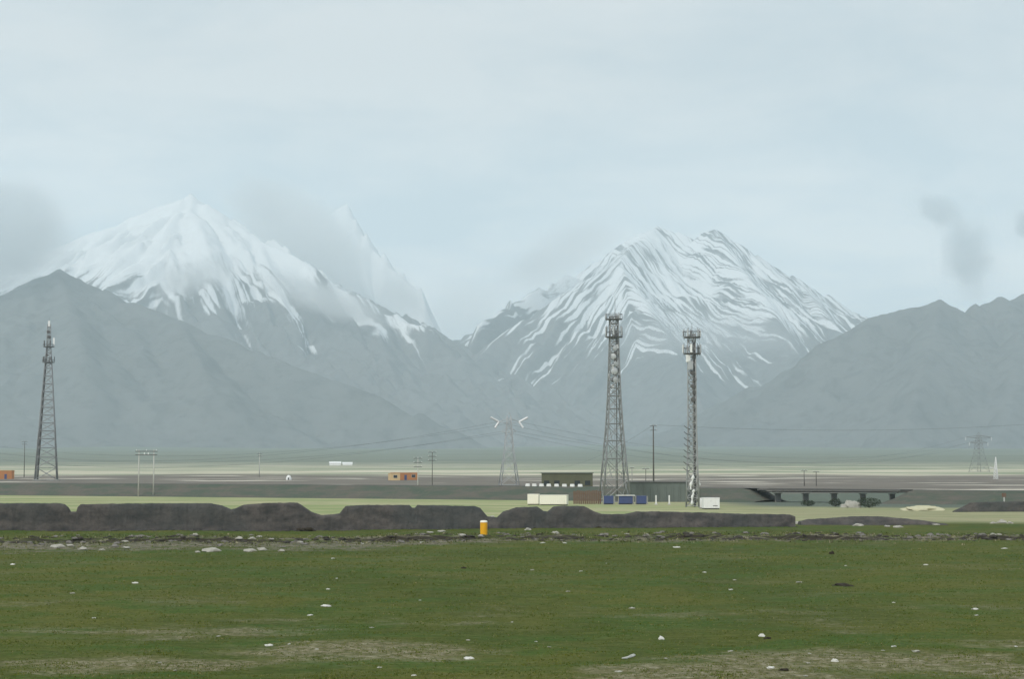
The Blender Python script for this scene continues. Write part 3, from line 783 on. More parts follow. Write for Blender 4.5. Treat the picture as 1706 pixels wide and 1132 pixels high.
# ------------------------------------------------------------------ power pylons, poles, wires
def pylon(px, base_row, y, top_row, half_base_px, arm_px, label, mat, strings=False, rz=0.0, group='power pylons'):
    p = pt(px, base_row, y); g = gz(p.x, p.y)
    H = pt(px, top_row, y).z - g
    s = y / F_PX
    root = thing('power_pylon', (p.x, p.y, g), label, 'pylon', group, rz)
    hb, aw = half_base_px * s, arm_px * s
    lv = [0.2] + [H * f for f in (0.2, 0.36, 0.5, 0.62, 0.73, 0.82, 0.9, 0.97)]
    cor, half = lattice(root, 4, [(0, hb), (H * 0.5, hb * 0.5), (H * 0.9, hb * 0.26), (H, hb * 0.2)], lv, 0.16 if strings else 0.11, 0.09 if strings else 0.055, mat)
    tips = []
    for sg in (-1, 1):
        for z0, k_ in ((H * 0.90, 1.0), (H * 0.76, 0.72)):
            tip = Vector((sg * aw * k_, 0, z0 + 0.02 * H))
            for yy in (-1, 1):
                beam('arm_chord', (sg * half(z0), yy * half(z0), z0), tip, 0.10, mat, root)
                beam('arm_chord', (sg * half(z0), yy * half(z0), z0 + 0.06 * H), tip, 0.08, mat, root)
            tips.append(root.matrix_basis @ tip)
            if strings:
                for (dx, dz) in ((-0.65 * sg * -1.35, 0.42), (0.4 * sg, -0.6)) if k_ == 1.0 else ():
                    L_ = 3.7
                    q0 = tip; q1 = tip + Vector((dx * L_ * 0.9, -0.5, dz * L_ * 0.95))
                    V, n = [], 8
                    NR = 25
                    for r in range(NR):
                        tt = r / (NR - 1); c_ = q0.lerp(q1, tt)
                        rad = 0.42 if r % 2 else 0.26
                        d_ = (q1 - q0).normalized().to_track_quat('Z', 'Y')
                        for k in range(n): V.append(c_ + d_ @ Vector((math.cos(2 * math.pi * k / n) * rad, math.sin(2 * math.pi * k / n) * rad, 0)))
                    Fc = [(r * n + k, r * n + (k + 1) % n, (r + 1) * n + (k + 1) % n, (r + 1) * n + k) for r in range(NR - 1) for k in range(n)]
                    put('insulator_string', soup_mesh('insulator_string', V, Fc, True), INSUL, root)
            else:
                tube('insulator_string', [tip, tip - Vector((0, 0, 1.8))], 0.14, INSUL, root)
    for sg in (-1, 1):
        beam('peak_strut', (sg * half(H), 0, H), (0, 0, H * 1.06), 0.08, mat, root)
    bpy.context.view_layer.update()
    return root, tips
py0, tip0 = pylon(848, 807, 610, 694, 15, 17, 'pale power pylon with bright white insulator strings on its arms', STEEL_PALE, True, 0.15)
py1, tip1 = pylon(1632, 818, 980, 724, 12, 26, 'faint far power pylon near the thin white mast', STEEL, False, 0.4)
py2, tip2 = pylon(-260, 800, 900, 690, 14, 20, 'far power pylon beyond the orange hut', STEEL, False, 0.4)
def pole(name, px, base_row, y, top_row, label, cat, mat, arms=2, r=0.16, group=None, arm_w=1.1):
    p = pt(px, base_row, y); g = gz(p.x, p.y); H = pt(px, top_row, y).z - g
    root = thing(name, (p.x, p.y, g), label, cat, group)
    tube('pole', [(0, 0, -0.3), (0, 0, H * 0.5), (0, 0, H)], r, mat, root, 8, r * 0.6)
    for k in range(arms):
        z = H - 0.35 - k * 1.1
        ar = bevel_box('crossarm', (0, -0.14, z), (arm_w * 2, 0.12, 0.14), STEEL_DARK, root, 0.01)
        for xx in (-0.9, 0.9) if k else (-0.9, 0.0, 0.9):
            tube('insulator', [(xx * arm_w, -0.14, z + 0.07), (xx * arm_w, -0.14, z + 0.32)], 0.07, INSUL, ar, 6, 0.05)
    return root, Vector((p.x, p.y - 0.14, g + H - 0.05))
# H-frame
pH = pt(243, 828, 459); gH = gz(pH.x, pH.y)
Hf = thing('twin_utility_pole', (pH.x, pH.y, gH), 'H-shaped pair of grey utility poles joined by crossbeams in the pale pasture', 'utility pole')
for xx in (-1.9, 1.9): tube('pole', [(xx, 0, -0.3), (xx, 0, 12.0)], 0.19, CONC_PALE, Hf, 8, 0.12)
for z in (10.6, 11.5): bevel_box('crossbeam', (0, -0.18, z), (5.6, 0.14, 0.18), STEEL_DARK, Hf, 0.01)
for xx in (-2.5, 0, 2.5): tube('insulator', [(xx, -0.18, 11.6), (xx, -0.18, 12.0)], 0.09, INSUL, Hf, 6, 0.06)
for xx in (-0.5, 0.5): bevel_box('fuse_cutout', (xx, -0.22, 10.95), (0.22, 0.22, 0.5), INSUL, Hf, 0.03)
_, w432 = pole('utility_pole', 432, 797, 760, 755, 'lone pale utility pole on the brown rise left of the orange-walled house', 'utility pole', CONC_PALE, 2, 0.22, 'utility poles')
pole('utility_pole', 696, 827, 462, 762, 'utility pole with pale foot standing near the orange-walled house', 'utility pole', CONC_PALE, 3, 0.15, 'utility poles')
pole('utility_pole', 720, 825, 480, 752, 'thin dark utility pole beside the pale-footed one', 'utility pole', WOOD, 3, 0.13, 'utility poles')
_, w1090 = pole('utility_pole', 1089, 812, 470, 708, 'tall dark wooden pole rising behind the grey-green shed', 'utility pole', WOOD, 2, 0.24, 'utility poles', 0.9)
pole('utility_pole', 1340, 815, 600, 783, 'one of a pair of thin poles rising behind the low bridge', 'utility pole', WOOD, 1, 0.16, 'utility poles')
pole('utility_pole', 1360, 815, 600, 785, 'one of a pair of thin poles rising behind the low bridge', 'utility pole', WOOD, 1, 0.16, 'utility poles')
pole('utility_pole', 1076, 812, 520, 780, 'short thin pole next to the tall wooden pole', 'utility pole', WOOD, 1, 0.13, 'utility poles')
pole('utility_pole', 1053, 812, 500, 778, 'short grey pole close to the four-legged mast', 'utility pole', CONCRETE, 1, 0.17, 'utility poles', .6)
pole('utility_pole', 40, 800, 760, 735, 'thin dark pole standing just behind the lone tall mast', 'utility pole', WOOD, 2, 0.18, 'utility poles', 1.3)
def wire(a, b, sag, label, r=0.05, n=26):
    a, b = Vector(a), Vector(b)
    pts = [a.lerp(b, i / n) - Vector((0, 0, sag * 4 * (i / n) * (1 - i / n))) for i in range(n + 1)]
    return tag(tube('power_cable', pts, r, CABLE, None, 5), label, 'cable', 'power cables strung between the pylons')
for k in range(4):
    left = tip2[k]; a = tip0[k]; b = tip1[k]
    wire(left, a, 17 - k, 'thin sagging power cable running from the white-insulator pylon past the lone tall mast', 0.028)
    wire(a, b, 14 - k, 'thin sagging power cable running from the white-insulator pylon behind the masts to the far pylon', 0.028)
wire(w1090, tuple(pt(1900, 690, 560)), 3, 'thin power cable rising from the tall wooden pole past the slim mast', 0.026)
wire(w1090, tuple(pt(905, 778, 900)), 4, 'thin power cable running from the tall wooden pole down behind the olive house', 0.026)

# white mast on the right
pM = pt(1660, 818, 700); gM = gz(pM.x, pM.y); HM = pt(1660, 762, 700).z - gM
Mst = thing('white_mast', (pM.x, pM.y, gM), 'thin white lattice mast with a short side bracket', 'mast')
lattice(Mst, 3, [(0, 0.95), (HM * 0.5, 0.5), (HM, 0.08)], [0.2 + HM / 9 * k for k in range(9)], 0.13, 0.07, WHITE)
beam('side_bracket', (0, 0, HM * 0.47), (-2.2, -0.3, HM * 0.47 + 0.5), 0.16, WHITE, Mst)
bevel_box('lamp_head', (-2.2, -0.3, HM * 0.47 + 0.55), (0.5, 0.4, 0.4), WHITE, Mst, 0.028)
# marker post
pK = pt(1673, 832, 320); gK = gz(pK.x, pK.y)
Kp = thing('marker_post', (pK.x, pK.y, gK), 'slender roadside post with pale foot and brown plate near the white mast', 'post')
tube('post', [(0, 0, -0.2), (0, 0, 2.3)], 0.13, CONC_PALE, Kp, 8)
bevel_box('plate', (-0.08, -0.2, 2.05), (0.75, 0.05, 0.7), RED_RUST, Kp, 0.01)

# ------------------------------------------------------------------ buildings and cabins
def house(name, px0, px1, top_row, y, label, cat, wall_m, roof_m, depth=6.0, rz=0.0, windows=0, door=True, gable=0.0, base=None, overhang=0.25, roof_t=0.22, win_m=None, parapet=True, group=None, frame_m=None):
    pc = pt((px0 + px1) / 2, top_row, y)
    g = gz(pc.x, pc.y) if base is None else base
    w = (px1 - px0) * y / F_PX; h = pc.z - g - (roof_t if not gable else gable)
    root = thing(name, (pc.x, pc.y + depth / 2, g), label, cat, group, rz)
    wl_ = bevel_box('wall', (0, 0, h / 2 - 0.15), (w, depth, h + 0.3), wall_m, root, 0.03)
    if gable:
        V = [(sx_ * (w / 2 + overhang), sy_ * (depth / 2 + overhang), h + 0.002) for sx_ in (-1, 1) for sy_ in (-1, 1)] + [(-w / 2 - overhang, 0, h + gable), (w / 2 + overhang, 0, h + gable)]
        put('roof', soup_mesh('roof', V, [(0, 2, 5, 4), (3, 1, 4, 5), (0, 4, 1), (2, 3, 5), (0, 1, 3, 2)]), roof_m, root)
    else:
        bevel_box('roof', (0, 0, h + roof_t / 2 + 0.003), (w + 2 * overhang, depth + 2 * overhang, roof_t), roof_m, root, 0.03)
    yf = -depth / 2
    nslot = windows + (1 if door else 0)
    for i in range(nslot):
        x = -w / 2 + w * (i + 0.5) / nslot
        if door and i == nslot // 2:
            d_ = bevel_box('door', (x, yf - 0.03, min(1.0, h * 0.45)), (0.95, 0.08, min(2.0, h * 0.85)), win_m or BLUE, root, 0.01)
        else:
            fr = bevel_box('window_frame', (x, yf - 0.02, h * 0.58), (min(1.4, w / nslot * 0.6) + 0.16, 0.06, min(1.2, h * 0.4) + 0.16), frame_m or CONC_PALE, root, 0.01)
            bevel_box('pane', (x, yf - 0.06, h * 0.58), (min(1.4, w / nslot * 0.6), 0.03, min(1.2, h * 0.4)), GLASS, fr, 0)
    return root, w, h
house('olive_house', 903, 988, 788, 470, 'long flat-roofed olive-brown house behind the white guard blocks', 'house', OLIVE, ROOF_GREY, 7, -0.03, 4, True, win_m=RED_RUST, frame_m=OLIVE)
rt, w_, h_ = house('grey_shed', 1046, 1146, 803, 372, 'long low grey-green shed stretching between the two near masts', 'shed', GREY_WALL, ROOF_GREY, 6, 0.02, 0, False)
for i in range(9): bevel_box('pilaster', (-w_ / 2 + 0.4 + i * (w_ - 0.8) / 8, -3.08, h_ / 2), (0.28, 0.14, h_ - 0.05), GREY_WALL, rt, 0.01)
house('orange_house', 652, 692, 788, 700, 'small orange-walled house with pale ochre end on the brown rise', 'house', ORANGE, ORANGE, 7, 0.25, 2, True, overhang=0.1)
o_, w_, h_ = house('ochre_annex', 648, 664, 789, 690, 'pale ochre annex at the end of the orange-walled house', 'house', ORANGE_PALE, ORANGE_PALE, 5, 0.25, 1, False, overhang=0.08)
house('orange_hut', -22, 18, 784, 720, 'orange hut beside the foot of the lone tall mast', 'hut', ORANGE, ORANGE_PALE, 6, 0.1, 1, True, overhang=0.1)
house('white_shed', 548, 567, 769.5, 1400, 'one of two far low white-roofed sheds under the hills', 'shed', WHITE, WHITE, 9, 0.1, 0, False, gable=1.6, group='far white sheds')
house('white_shed', 570, 586, 770.5, 1400, 'one of two far low white-roofed sheds under the hills', 'shed', WHITE, WHITE, 9, 0.1, 0, False, gable=1.4, group='far white sheds')

def cabin(name, px0, px1, top_row, base_row, y, label, mat, depth, rz=0.0, ribs=8, group=None):
    pc = pt((px0 + px1) / 2, base_row, y); g = gz(pc.x, pc.y)
    w = (px1 - px0) * y / F_PX; h = pt(0, top_row, y).z - g
    root = thing(name, (pc.x, pc.y + depth / 2, g), label, 'cabin', group, rz)
    bevel_box('body', (0, 0, h / 2 + 0.08), (w, depth, h - 0.16), mat, root, 0.03)
    bevel_box('roof_rim', (0, 0, h - 0.05), (w + 0.06, depth + 0.06, 0.12), mat, root, 0.02)
    bevel_box('skid', (0, -depth * 0.35, 0.05), (w * 0.96, 0.16, 0.2), STEEL_DARK, root, 0.01)
    bevel_box('skid', (0, depth * 0.35, 0.05), (w * 0.96, 0.16, 0.2), STEEL_DARK, root, 0.01)
    for i in range(ribs):
        bevel_box('rib', (-w / 2 + w * (i + 0.5) / ribs, -depth / 2 - 0.012, h / 2 + 0.05), (w / ribs * 0.45, 0.05, h - 0.36), mat, root, 0.01)
    return root, w, h
cabin('white_cabin', 880, 898.5, 824, 841, 336, 'short cream-white box cabin butting against the longer cream one', CREAM, 2.3, -0.12, 5, 'cream box cabins')
cabin('white_cabin', 900.5, 946, 825.5, 842.5, 333, 'long cream-white box cabin beside the earth wall', CREAM, 2.3, -0.16, 14, 'cream box cabins')
rt, w_, h_ = cabin('white_box_cabin', 1172, 1198.5, 830, 849, 299, 'clean white box cabin standing right of the slim mast', WHITE, 2.2, 0.06, 0)
bevel_box('name_plate', (w_ * 0.22, -1.13, h_ * 0.3), (0.75, 0.03, 0.1), STEEL_DARK, rt, 0.005, 0.0)
bevel_box('door_panel', (-w_ * 0.2, -1.115, h_ * 0.48), (0.85, 0.03, h_ * 0.78), WHITE, rt, 0.01)
bevel_box('hinge', (-w_ * 0.2 + 0.40, -1.14, h_ * 0.7), (0.05, 0.03, 0.12), STEEL, rt, 0)
pc = pt(1168, 838, 303)
cb = thing('white_cabinet', (pc.x, pc.y, gz(pc.x, pc.y)), 'narrow white electrical cabinet between the slim mast and the white box cabin', 'cabinet')
bevel_box('body', (0, 0, 1.0), (0.42, 0.5, 1.6), WHITE, cb, 0.03); bevel_box('plinth', (0, 0, 0.1), (0.5, 0.56, 0.25), CONCRETE, cb, 0.01)
blue_lab = ('blue steel cabin with a plain front at the foot of the four-legged mast', 'blue cabin under a white slab roof in the middle of the blue row', 'blue steel cabin at the shed end of the blue row')
for i, (a, b, m) in enumerate(((1006, 1022, BLUE), (1031, 1054, BLUE), (1060, 1077, BLUE))):
    rt, w_, h_ = cabin('blue_cabin', a, b, 827, 842, 341, blue_lab[i], m, 2.0, 0.02, 4, 'blue cabins')
    if i == 1: bevel_box('slab_roof', (0, 0, h_ + 0.09), (w_ + 0.9, 2.5, 0.13), WHITE, rt, 0.02)
    bevel_box('side_frame', (w_ / 2 + 0.12, -1.0, h_ / 2), (0.22, 0.1, h_), CONCRETE, rt, 0.01); bevel_box('side_frame', (-w_ / 2 - 0.12, -1.0, h_ / 2), (0.22, 0.1, h_), CONCRETE, rt, 0.01)
for px in (1093, 1115):
    p = pt(px, 842, 340)
    o = thing('white_post', (p.x, p.y, gz(p.x, p.y)), 'white concrete post standing before the grey-green shed', 'post', 'white posts')
    bevel_box('shaft', (0, 0, 0.85), (0.26, 0.26, 1.8), WHITE, o, 0.03, taper=0.9); bevel_box('foot', (0, 0, 0.05), (0.6, 0.5, 0.22), CONC_PALE, o, 0.02)
# fence
x0, x1 = pt(955, 842, 346), pt(1002, 842, 346)
fe = thing('plank_fence', ((x0.x + x1.x) / 2, 346, gz((x0.x + x1.x) / 2, 346)), 'brown plank fence between the long cream cabin and the blue cabins', 'fence')
fw = x1.x - x0.x
for i in range(15):
    bevel_box('plank', (-fw / 2 + fw * (i + 0.5) / 15, random.uniform(-.03, .03), 1.25 + random.uniform(-.12, .12)), (fw / 15 * 0.8, 0.05, 2.6), RED_RUST, fe, 0.005)
for z in (0.7, 1.9): bevel_box('rail', (0, 0.08, z), (fw, 0.08, 0.12), RED_RUST, fe, 0.005)
# white tent on the brown rise
p = pt(481, 801, 700); g = gz(p.x, p.y)
tn = thing('white_tent', (p.x, p.y, g), 'tiny white dome tent on the brown rise', 'tent')
V, Fc, n = [], [], 12
for r, z in ((1.0, 0), (0.95, .6), (.75, 1.1), (.4, 1.4), (.05, 1.5)):
    for k in range(n): V.append((math.cos(2 * math.pi * k / n) * r * 1.1, math.sin(2 * math.pi * k / n) * r, z * 1.25))
for r in range(4):
    for k in range(n): Fc.append((r * n + k, r * n + (k + 1) % n, (r + 1) * n + (k + 1) % n, (r + 1) * n + k))
put('canopy', soup_mesh('canopy', V, Fc, True), WHITE, tn)
bevel_box('door_flap', (0, -0.98, 0.5), (0.5, 0.08, 0.9), STEEL_DARK, tn, 0.02)

# yellow marker
p = on_ground(806, 892)
ym = thing('yellow_marker', (p.x, p.y, p.z), 'stubby yellow marker post with a pale cap on the turf edge', 'marker')
sc_ = p.y / F_PX
V, Fc, n = [], [], 14
R0, HY = 6.0 * sc_, 24 * sc_
for r, z in ((R0 * .96, -0.15), (R0, 0.1 * HY), (R0, 0.86 * HY)):
    for k in range(n): V.append((math.cos(2 * math.pi * k / n) * r, math.sin(2 * math.pi * k / n) * r, z))
for r in range(2):
    for k in range(n): Fc.append((r * n + k, r * n + (k + 1) % n, (r + 1) * n + (k + 1) % n, (r + 1) * n + k))
put('post', soup_mesh('post', V, Fc, True), YELLOW, ym)
V, Fc = [], []
for r, z in ((R0 * 1.04, 0.86 * HY), (R0 * 1.04, 0.93 * HY), (R0 * .8, 0.985 * HY), (R0 * .1, HY)):
    for k in range(n): V.append((math.cos(2 * math.pi * k / n) * r, math.sin(2 * math.pi * k / n) * r, z))
for r in range(3):
    for k in range(n): Fc.append((r * n + k, r * n + (k + 1) % n, (r + 1) * n + (k + 1) % n, (r + 1) * n + k))
put('cap', soup_mesh('cap', V, Fc, True), CREAM, ym)

# ------------------------------------------------------------------ stones, litter, dung, bushes
def lump(name, sx_, sy_, sz_, seed, mat, sub=2, rough=0.35):
    bm = bmesh.new(); bmesh.ops.create_icosphere(bm, subdivisions=sub, radius=1.0)
    rnd = np.array([v.co[:] for v in bm.verts])
    nn = fbm(rnd[:, 0] * 1.3 + seed * 3.7 + rnd[:, 2] * 0.9, rnd[:, 1] * 1.3 - rnd[:, 2] * 1.1, 3, seed % 40)
    for v, k in zip(bm.verts, nn):
        f = 1 + rough * 1.8 * k
        v.co = Vector((v.co.x * sx_ * f, v.co.y * sy_ * f, max(v.co.z * f, -0.35) * sz_))
    me = bpy.data.meshes.new(name); bm.to_mesh(me); bm.free(); me.materials.append(mat)
    return me
scrap_meshes = [lump('litter_scrap', 1, 0.8, 0.55, 100 + i, LITTER, 2, 0.6) for i in range(7)]
scraps = [(21, 942, 12, 0), (224, 973, 14, 0), (157, 1032, 10, 0), (555, 932, 9, 0), (561, 965, 5, 0), (547, 983, 9, 0), (517, 1027, 11, 0), (482, 1075, 8, 0),
          (363, 1062, 10, 1), (292, 1119, 10, 1), (266, 1107, 7, 1), (602, 907, 8, 0), (703, 905, 11, 0), (904, 906, 11, 0), (941, 906, 9, 0), (1126, 913, 13, 0), (887, 951, 8, 1), (968, 953, 8, 0), (946, 987, 10, 1),
          (700, 1002, 7, 0), (853, 1039, 7, 0), (1053, 1015, 14, 1), (1108, 1099, 9, 1), (893, 1071, 7, 0), (915, 1080, 8, 1), (632, 1114, 11, 1), (690, 1129, 12, 0), (1031, 1121, 12, 1), (780, 1069, 10, 1),
          (1173, 955, 9, 0), (1218, 984, 9, 0), (1331, 972, 14, 1), (1409, 944, 7, 0), (1543, 943, 9, 0), (1674, 915, 10, 0), (1489, 1006, 8, 0), (1623, 1017, 12, 0), (1627, 1027, 10, 0), (1489, 1080, 11, 0),
          (1346, 1107, 9, 1), (1693, 1080, 8, 0), (1472, 1087, 10, 1), (1349, 1091, 9, 1), (1216, 1087, 10, 1), (1526, 1088, 14, 1), (1342, 1129, 10, 1), (1551, 890, 6, 0), (1224, 968, 9, 1), (620, 1048, 10, 1), (528, 1084, 10, 1), (120, 990, 9, 1), (1010, 940, 6, 1)]
LIT2 = painted('grey_litter', (0.36, 0.36, 0.31), 0.9, 0, 0.2, 8, (0.22, 0.2, 0.15), 0.6)
scrap_grey = []
for m in scrap_meshes:
    c_ = m.copy(); c_.materials.clear(); c_.materials.append(LIT2); scrap_grey.append(c_)
for i, (px, row, w, dull) in enumerate(scraps):
    p = on_ground(px, row)
    s = w * p.y / F_PX * random.uniform(.30, .45)
    o = bpy.data.objects.new('litter_scrap', (scrap_grey if dull else scrap_meshes)[i % 7]); COL.objects.link(o)
    o.location = (p.x, p.y, p.z + 0.012); o.scale = (s, s * 1.1, min(s * 0.65, 0.11))
    o.rotation_euler = (random.uniform(-.1, .1), random.uniform(-.1, .1), random.uniform(-0.5, 0.5))
    if dull: tag(o, 'dull greyish scrap of litter half sunk in the short grass', 'litter', 'dull litter scraps')
    else: tag(o, 'small white scrap of litter lying on the short grass', 'litter', 'white litter scraps')
big = [(543, 1011, 20, .22, 'long flat white strip of litter lying on the grass'), (448, 1078, 15, .35, 'plump white crumpled bag with a smaller scrap beside it'), (1102, 1067, 12, .8, 'round white ball of litter above the twisted white bag'),
       (782, 1100, 18, .4, 'oval white bag lying alone near the dry grass patch'), (1269, 1063, 12, .7, 'round white lump of litter with a dark clod beside it'), (1391, 1105, 13, .7, 'crumpled white bag on the bare stony patch'), (1284, 1115, 15, .38, 'bright white flat packet on the bare stony patch')]
for i, (px, row, w, asp, lab) in enumerate(big):
    p = on_ground(px, row); s = w * p.y / F_PX * 0.42
    o = put('litter_bag', lump('litter_bag', s, s * 0.9, s * asp, 140 + i, LITTER, 3, 0.4))
    o.location = (p.x, p.y, p.z + 0.015); tag(o, lab, 'litter')
p = on_ground(1046, 1100); s = p.y / F_PX
V_ = [(-13, 0, 0.03, 2.6), (-5, 1, 0.05, 3.4), (3, 3, .07, 3.0), (9, 5, .10, 4.4), (13, 6, .10, 4.6), (17, 7, .09, 3.0)]
o = put('twisted_bag', lump('twisted_bag', 1, 1, 1, 170, LITTER, 3, 0.3))
co = o.data.vertices
for v in co:
    tt = (v.co.x + 1.3) / 2.6
    xx = np.interp(tt, np.linspace(0, 1, 6), [q[0] for q in V_]); rr = np.interp(tt, np.linspace(0, 1, 6), [q[3] for q in V_]); yy = np.interp(tt, np.linspace(0, 1, 6), [q[1] for q in V_])
    v.co = Vector((xx * s, v.co.y * rr * s * 1.2 + yy * s * 8, v.co.z * rr * s * 0.8 + 0.02))
o.location = p; tag(o, 'long twisted white plastic bag, the largest litter piece on the meadow', 'litter')
for k, (px, row, w, hgt, lab) in enumerate([(1405, 977, 36, 5, 'dark flat patch of dung on the open meadow'), (1385, 924, 8, 6, 'small dark green clod on the far meadow'), (772, 948, 9, 3, 'tiny dark clod on the meadow below the yellow marker'),
                                 (508, 886, 28, 9, 'larger dark clod at the foot of the earth wall'), (531, 880, 14, 8, 'smaller dark clod touching the larger one by the wall'), (995, 880, 22, 9, 'dark clod at the wall foot below the blue cabins'), (1279, 1066, 10, 5, 'dark clod beside a round white litter lump'), (1306, 1119, 16, 3, 'dark flat clod right of a white packet')]):
    p = on_ground(px, row); s = w * p.y / F_PX * 0.5
    o = put('dark_clod', lump('dark_clod', s, s * 0.8, max(hgt * p.y / F_PX * 0.7, 0.05), 180 + k, DUNG, 3, 0.5))
    o.location = p; tag(o, lab, 'clod')
# stones along the turf edge
st_meshes = [lump('stone', 1, 0.9, 0.7, 200 + i, STONE, 2, 0.45) for i in range(6)]
sd_meshes = [lump('stone', 1, 0.9, 0.7, 220 + i, STONE_D, 2, 0.45) for i in range(6)]
known = [(95, 913, 20), (118, 911, 14), (137, 917, 16), (170, 918, 10), (208, 904, 12), (210, 915, 12), (350, 920, 26), (330, 922, 10), (398, 900, 14), (420, 899, 12), (432, 896, 10), (452, 902, 10), (415, 920, 18), (438, 918, 18), (468, 920, 12), (325, 893, 10), (500, 905, 10),
         (716, 889, 12), (735, 887, 12), (770, 894, 14), (800, 895, 10), (925, 890, 14), (880, 884, 12), (1045, 892, 9), (1077, 893, 8), (1328, 874, 18), (1350, 874, 22), (1372, 874, 12), (1430, 877, 18), (1478, 879, 10), (1495, 880, 14), (1560, 876, 14), (1668, 872, 18), (1655, 873, 12), (1683, 873, 12), (1230, 874, 12),
         (805, 866, 10), (815, 868, 12), (826, 867, 10), (820, 863, 10), (1655, 892, 12), (1665, 893, 10)]
for i, (px, row, w) in enumerate(known):
    p = on_ground(px, row); s = w * p.y / F_PX * 0.5
    o = bpy.data.objects.new('stone', st_meshes[i % 6]); COL.objects.link(o)
    o.location = (p.x, p.y, p.z + 0.05); o.scale = (s, s * 0.8, s * random.uniform(.45, .7)); o.rotation_euler = (0, 0, random.uniform(-.4, .4))
    tag(o, 'pale whitish stone in the rubble along the turf edge', 'stone', 'pale stones along the turf edge')
for i in range(150):
    px = random.uniform(-60, 1760); u = pt(px, 890, 1.0).x
    y = 160.0
    for _ in range(5): y = float(edge_y(np.array([u * y]))[0])
    y += random.gauss(-2.5, 6.5) if px < 620 else random.gauss(2.5, 3.5)
    x = u * y; s = random.uniform(0.10, 0.34)
    o = bpy.data.objects.new('stone', sd_meshes[i % 6]); COL.objects.link(o)
    o.location = (x, y, gz(x, y) + s * 0.12); o.scale = (s * 1.2, s, s * random.uniform(.5, .9)); o.rotation_euler = (0, 0, random.uniform(0, 6.28))
    tag(o, 'grey stone in the rubble along the turf edge', 'stone', 'grey stones along the turf edge')

# turf clods, tufts: too many to count
def clump_soup(n, place, size, mat, name, seed):
    base = lump('tmp', 1, 1, 0.8, seed, mat, 1, 0.5)
    bv = np.array([v.co[:] for v in base.vertices]); bf = np.array([p.vertices[:] for p in base.polygons])
    bpy.data.meshes.remove(base)
    V, Fc = [], []
    for i in range(n):
        x, y, s = place()
        a = random.uniform(0, 6.28); ca, sa = math.cos(a), math.sin(a)
        q = bv * np.array([s * random.uniform(.8, 1.8), s, s * random.uniform(.4, .9)])
        q = np.stack([q[:, 0] * ca - q[:, 1] * sa + x, q[:, 0] * sa + q[:, 1] * ca + y, q[:, 2] + gz(x, y)], -1)
        Fc.append(bf + len(V) * len(bv)); V.append(q)
    me = soup_mesh(name, np.concatenate(V), np.concatenate(Fc))
    return tag(put(name, me, mat), kind='stuff')
def near_edge(spread, off=0.0, smin=.08, smax=.35):
    def f():
        px = random.uniform(-80, 1790); u = pt(px, 890, 1.0).x
        y = 160.0
        for _ in range(4): y = float(edge_y(np.array([u * y]))[0])
        y += random.gauss(off, spread)
        return u * y, y, random.uniform(smin, smax)
    return f
clump_soup(500, near_edge(2.0, -0.5), None, SOIL, 'soil_clods', 31)
def near_wall():
    u = pt(random.uniform(-80, 1330), 890, 1.0).x
    y = 190.0
    for _ in range(4): y = wall_y(u * y)
    y += -0.7 - abs(random.gauss(0, 0.7))
    return u * y, y, random.uniform(.06, .26)
clump_soup(420, near_wall, None, MATS['earth'], 'fallen_wall_clods', 33)

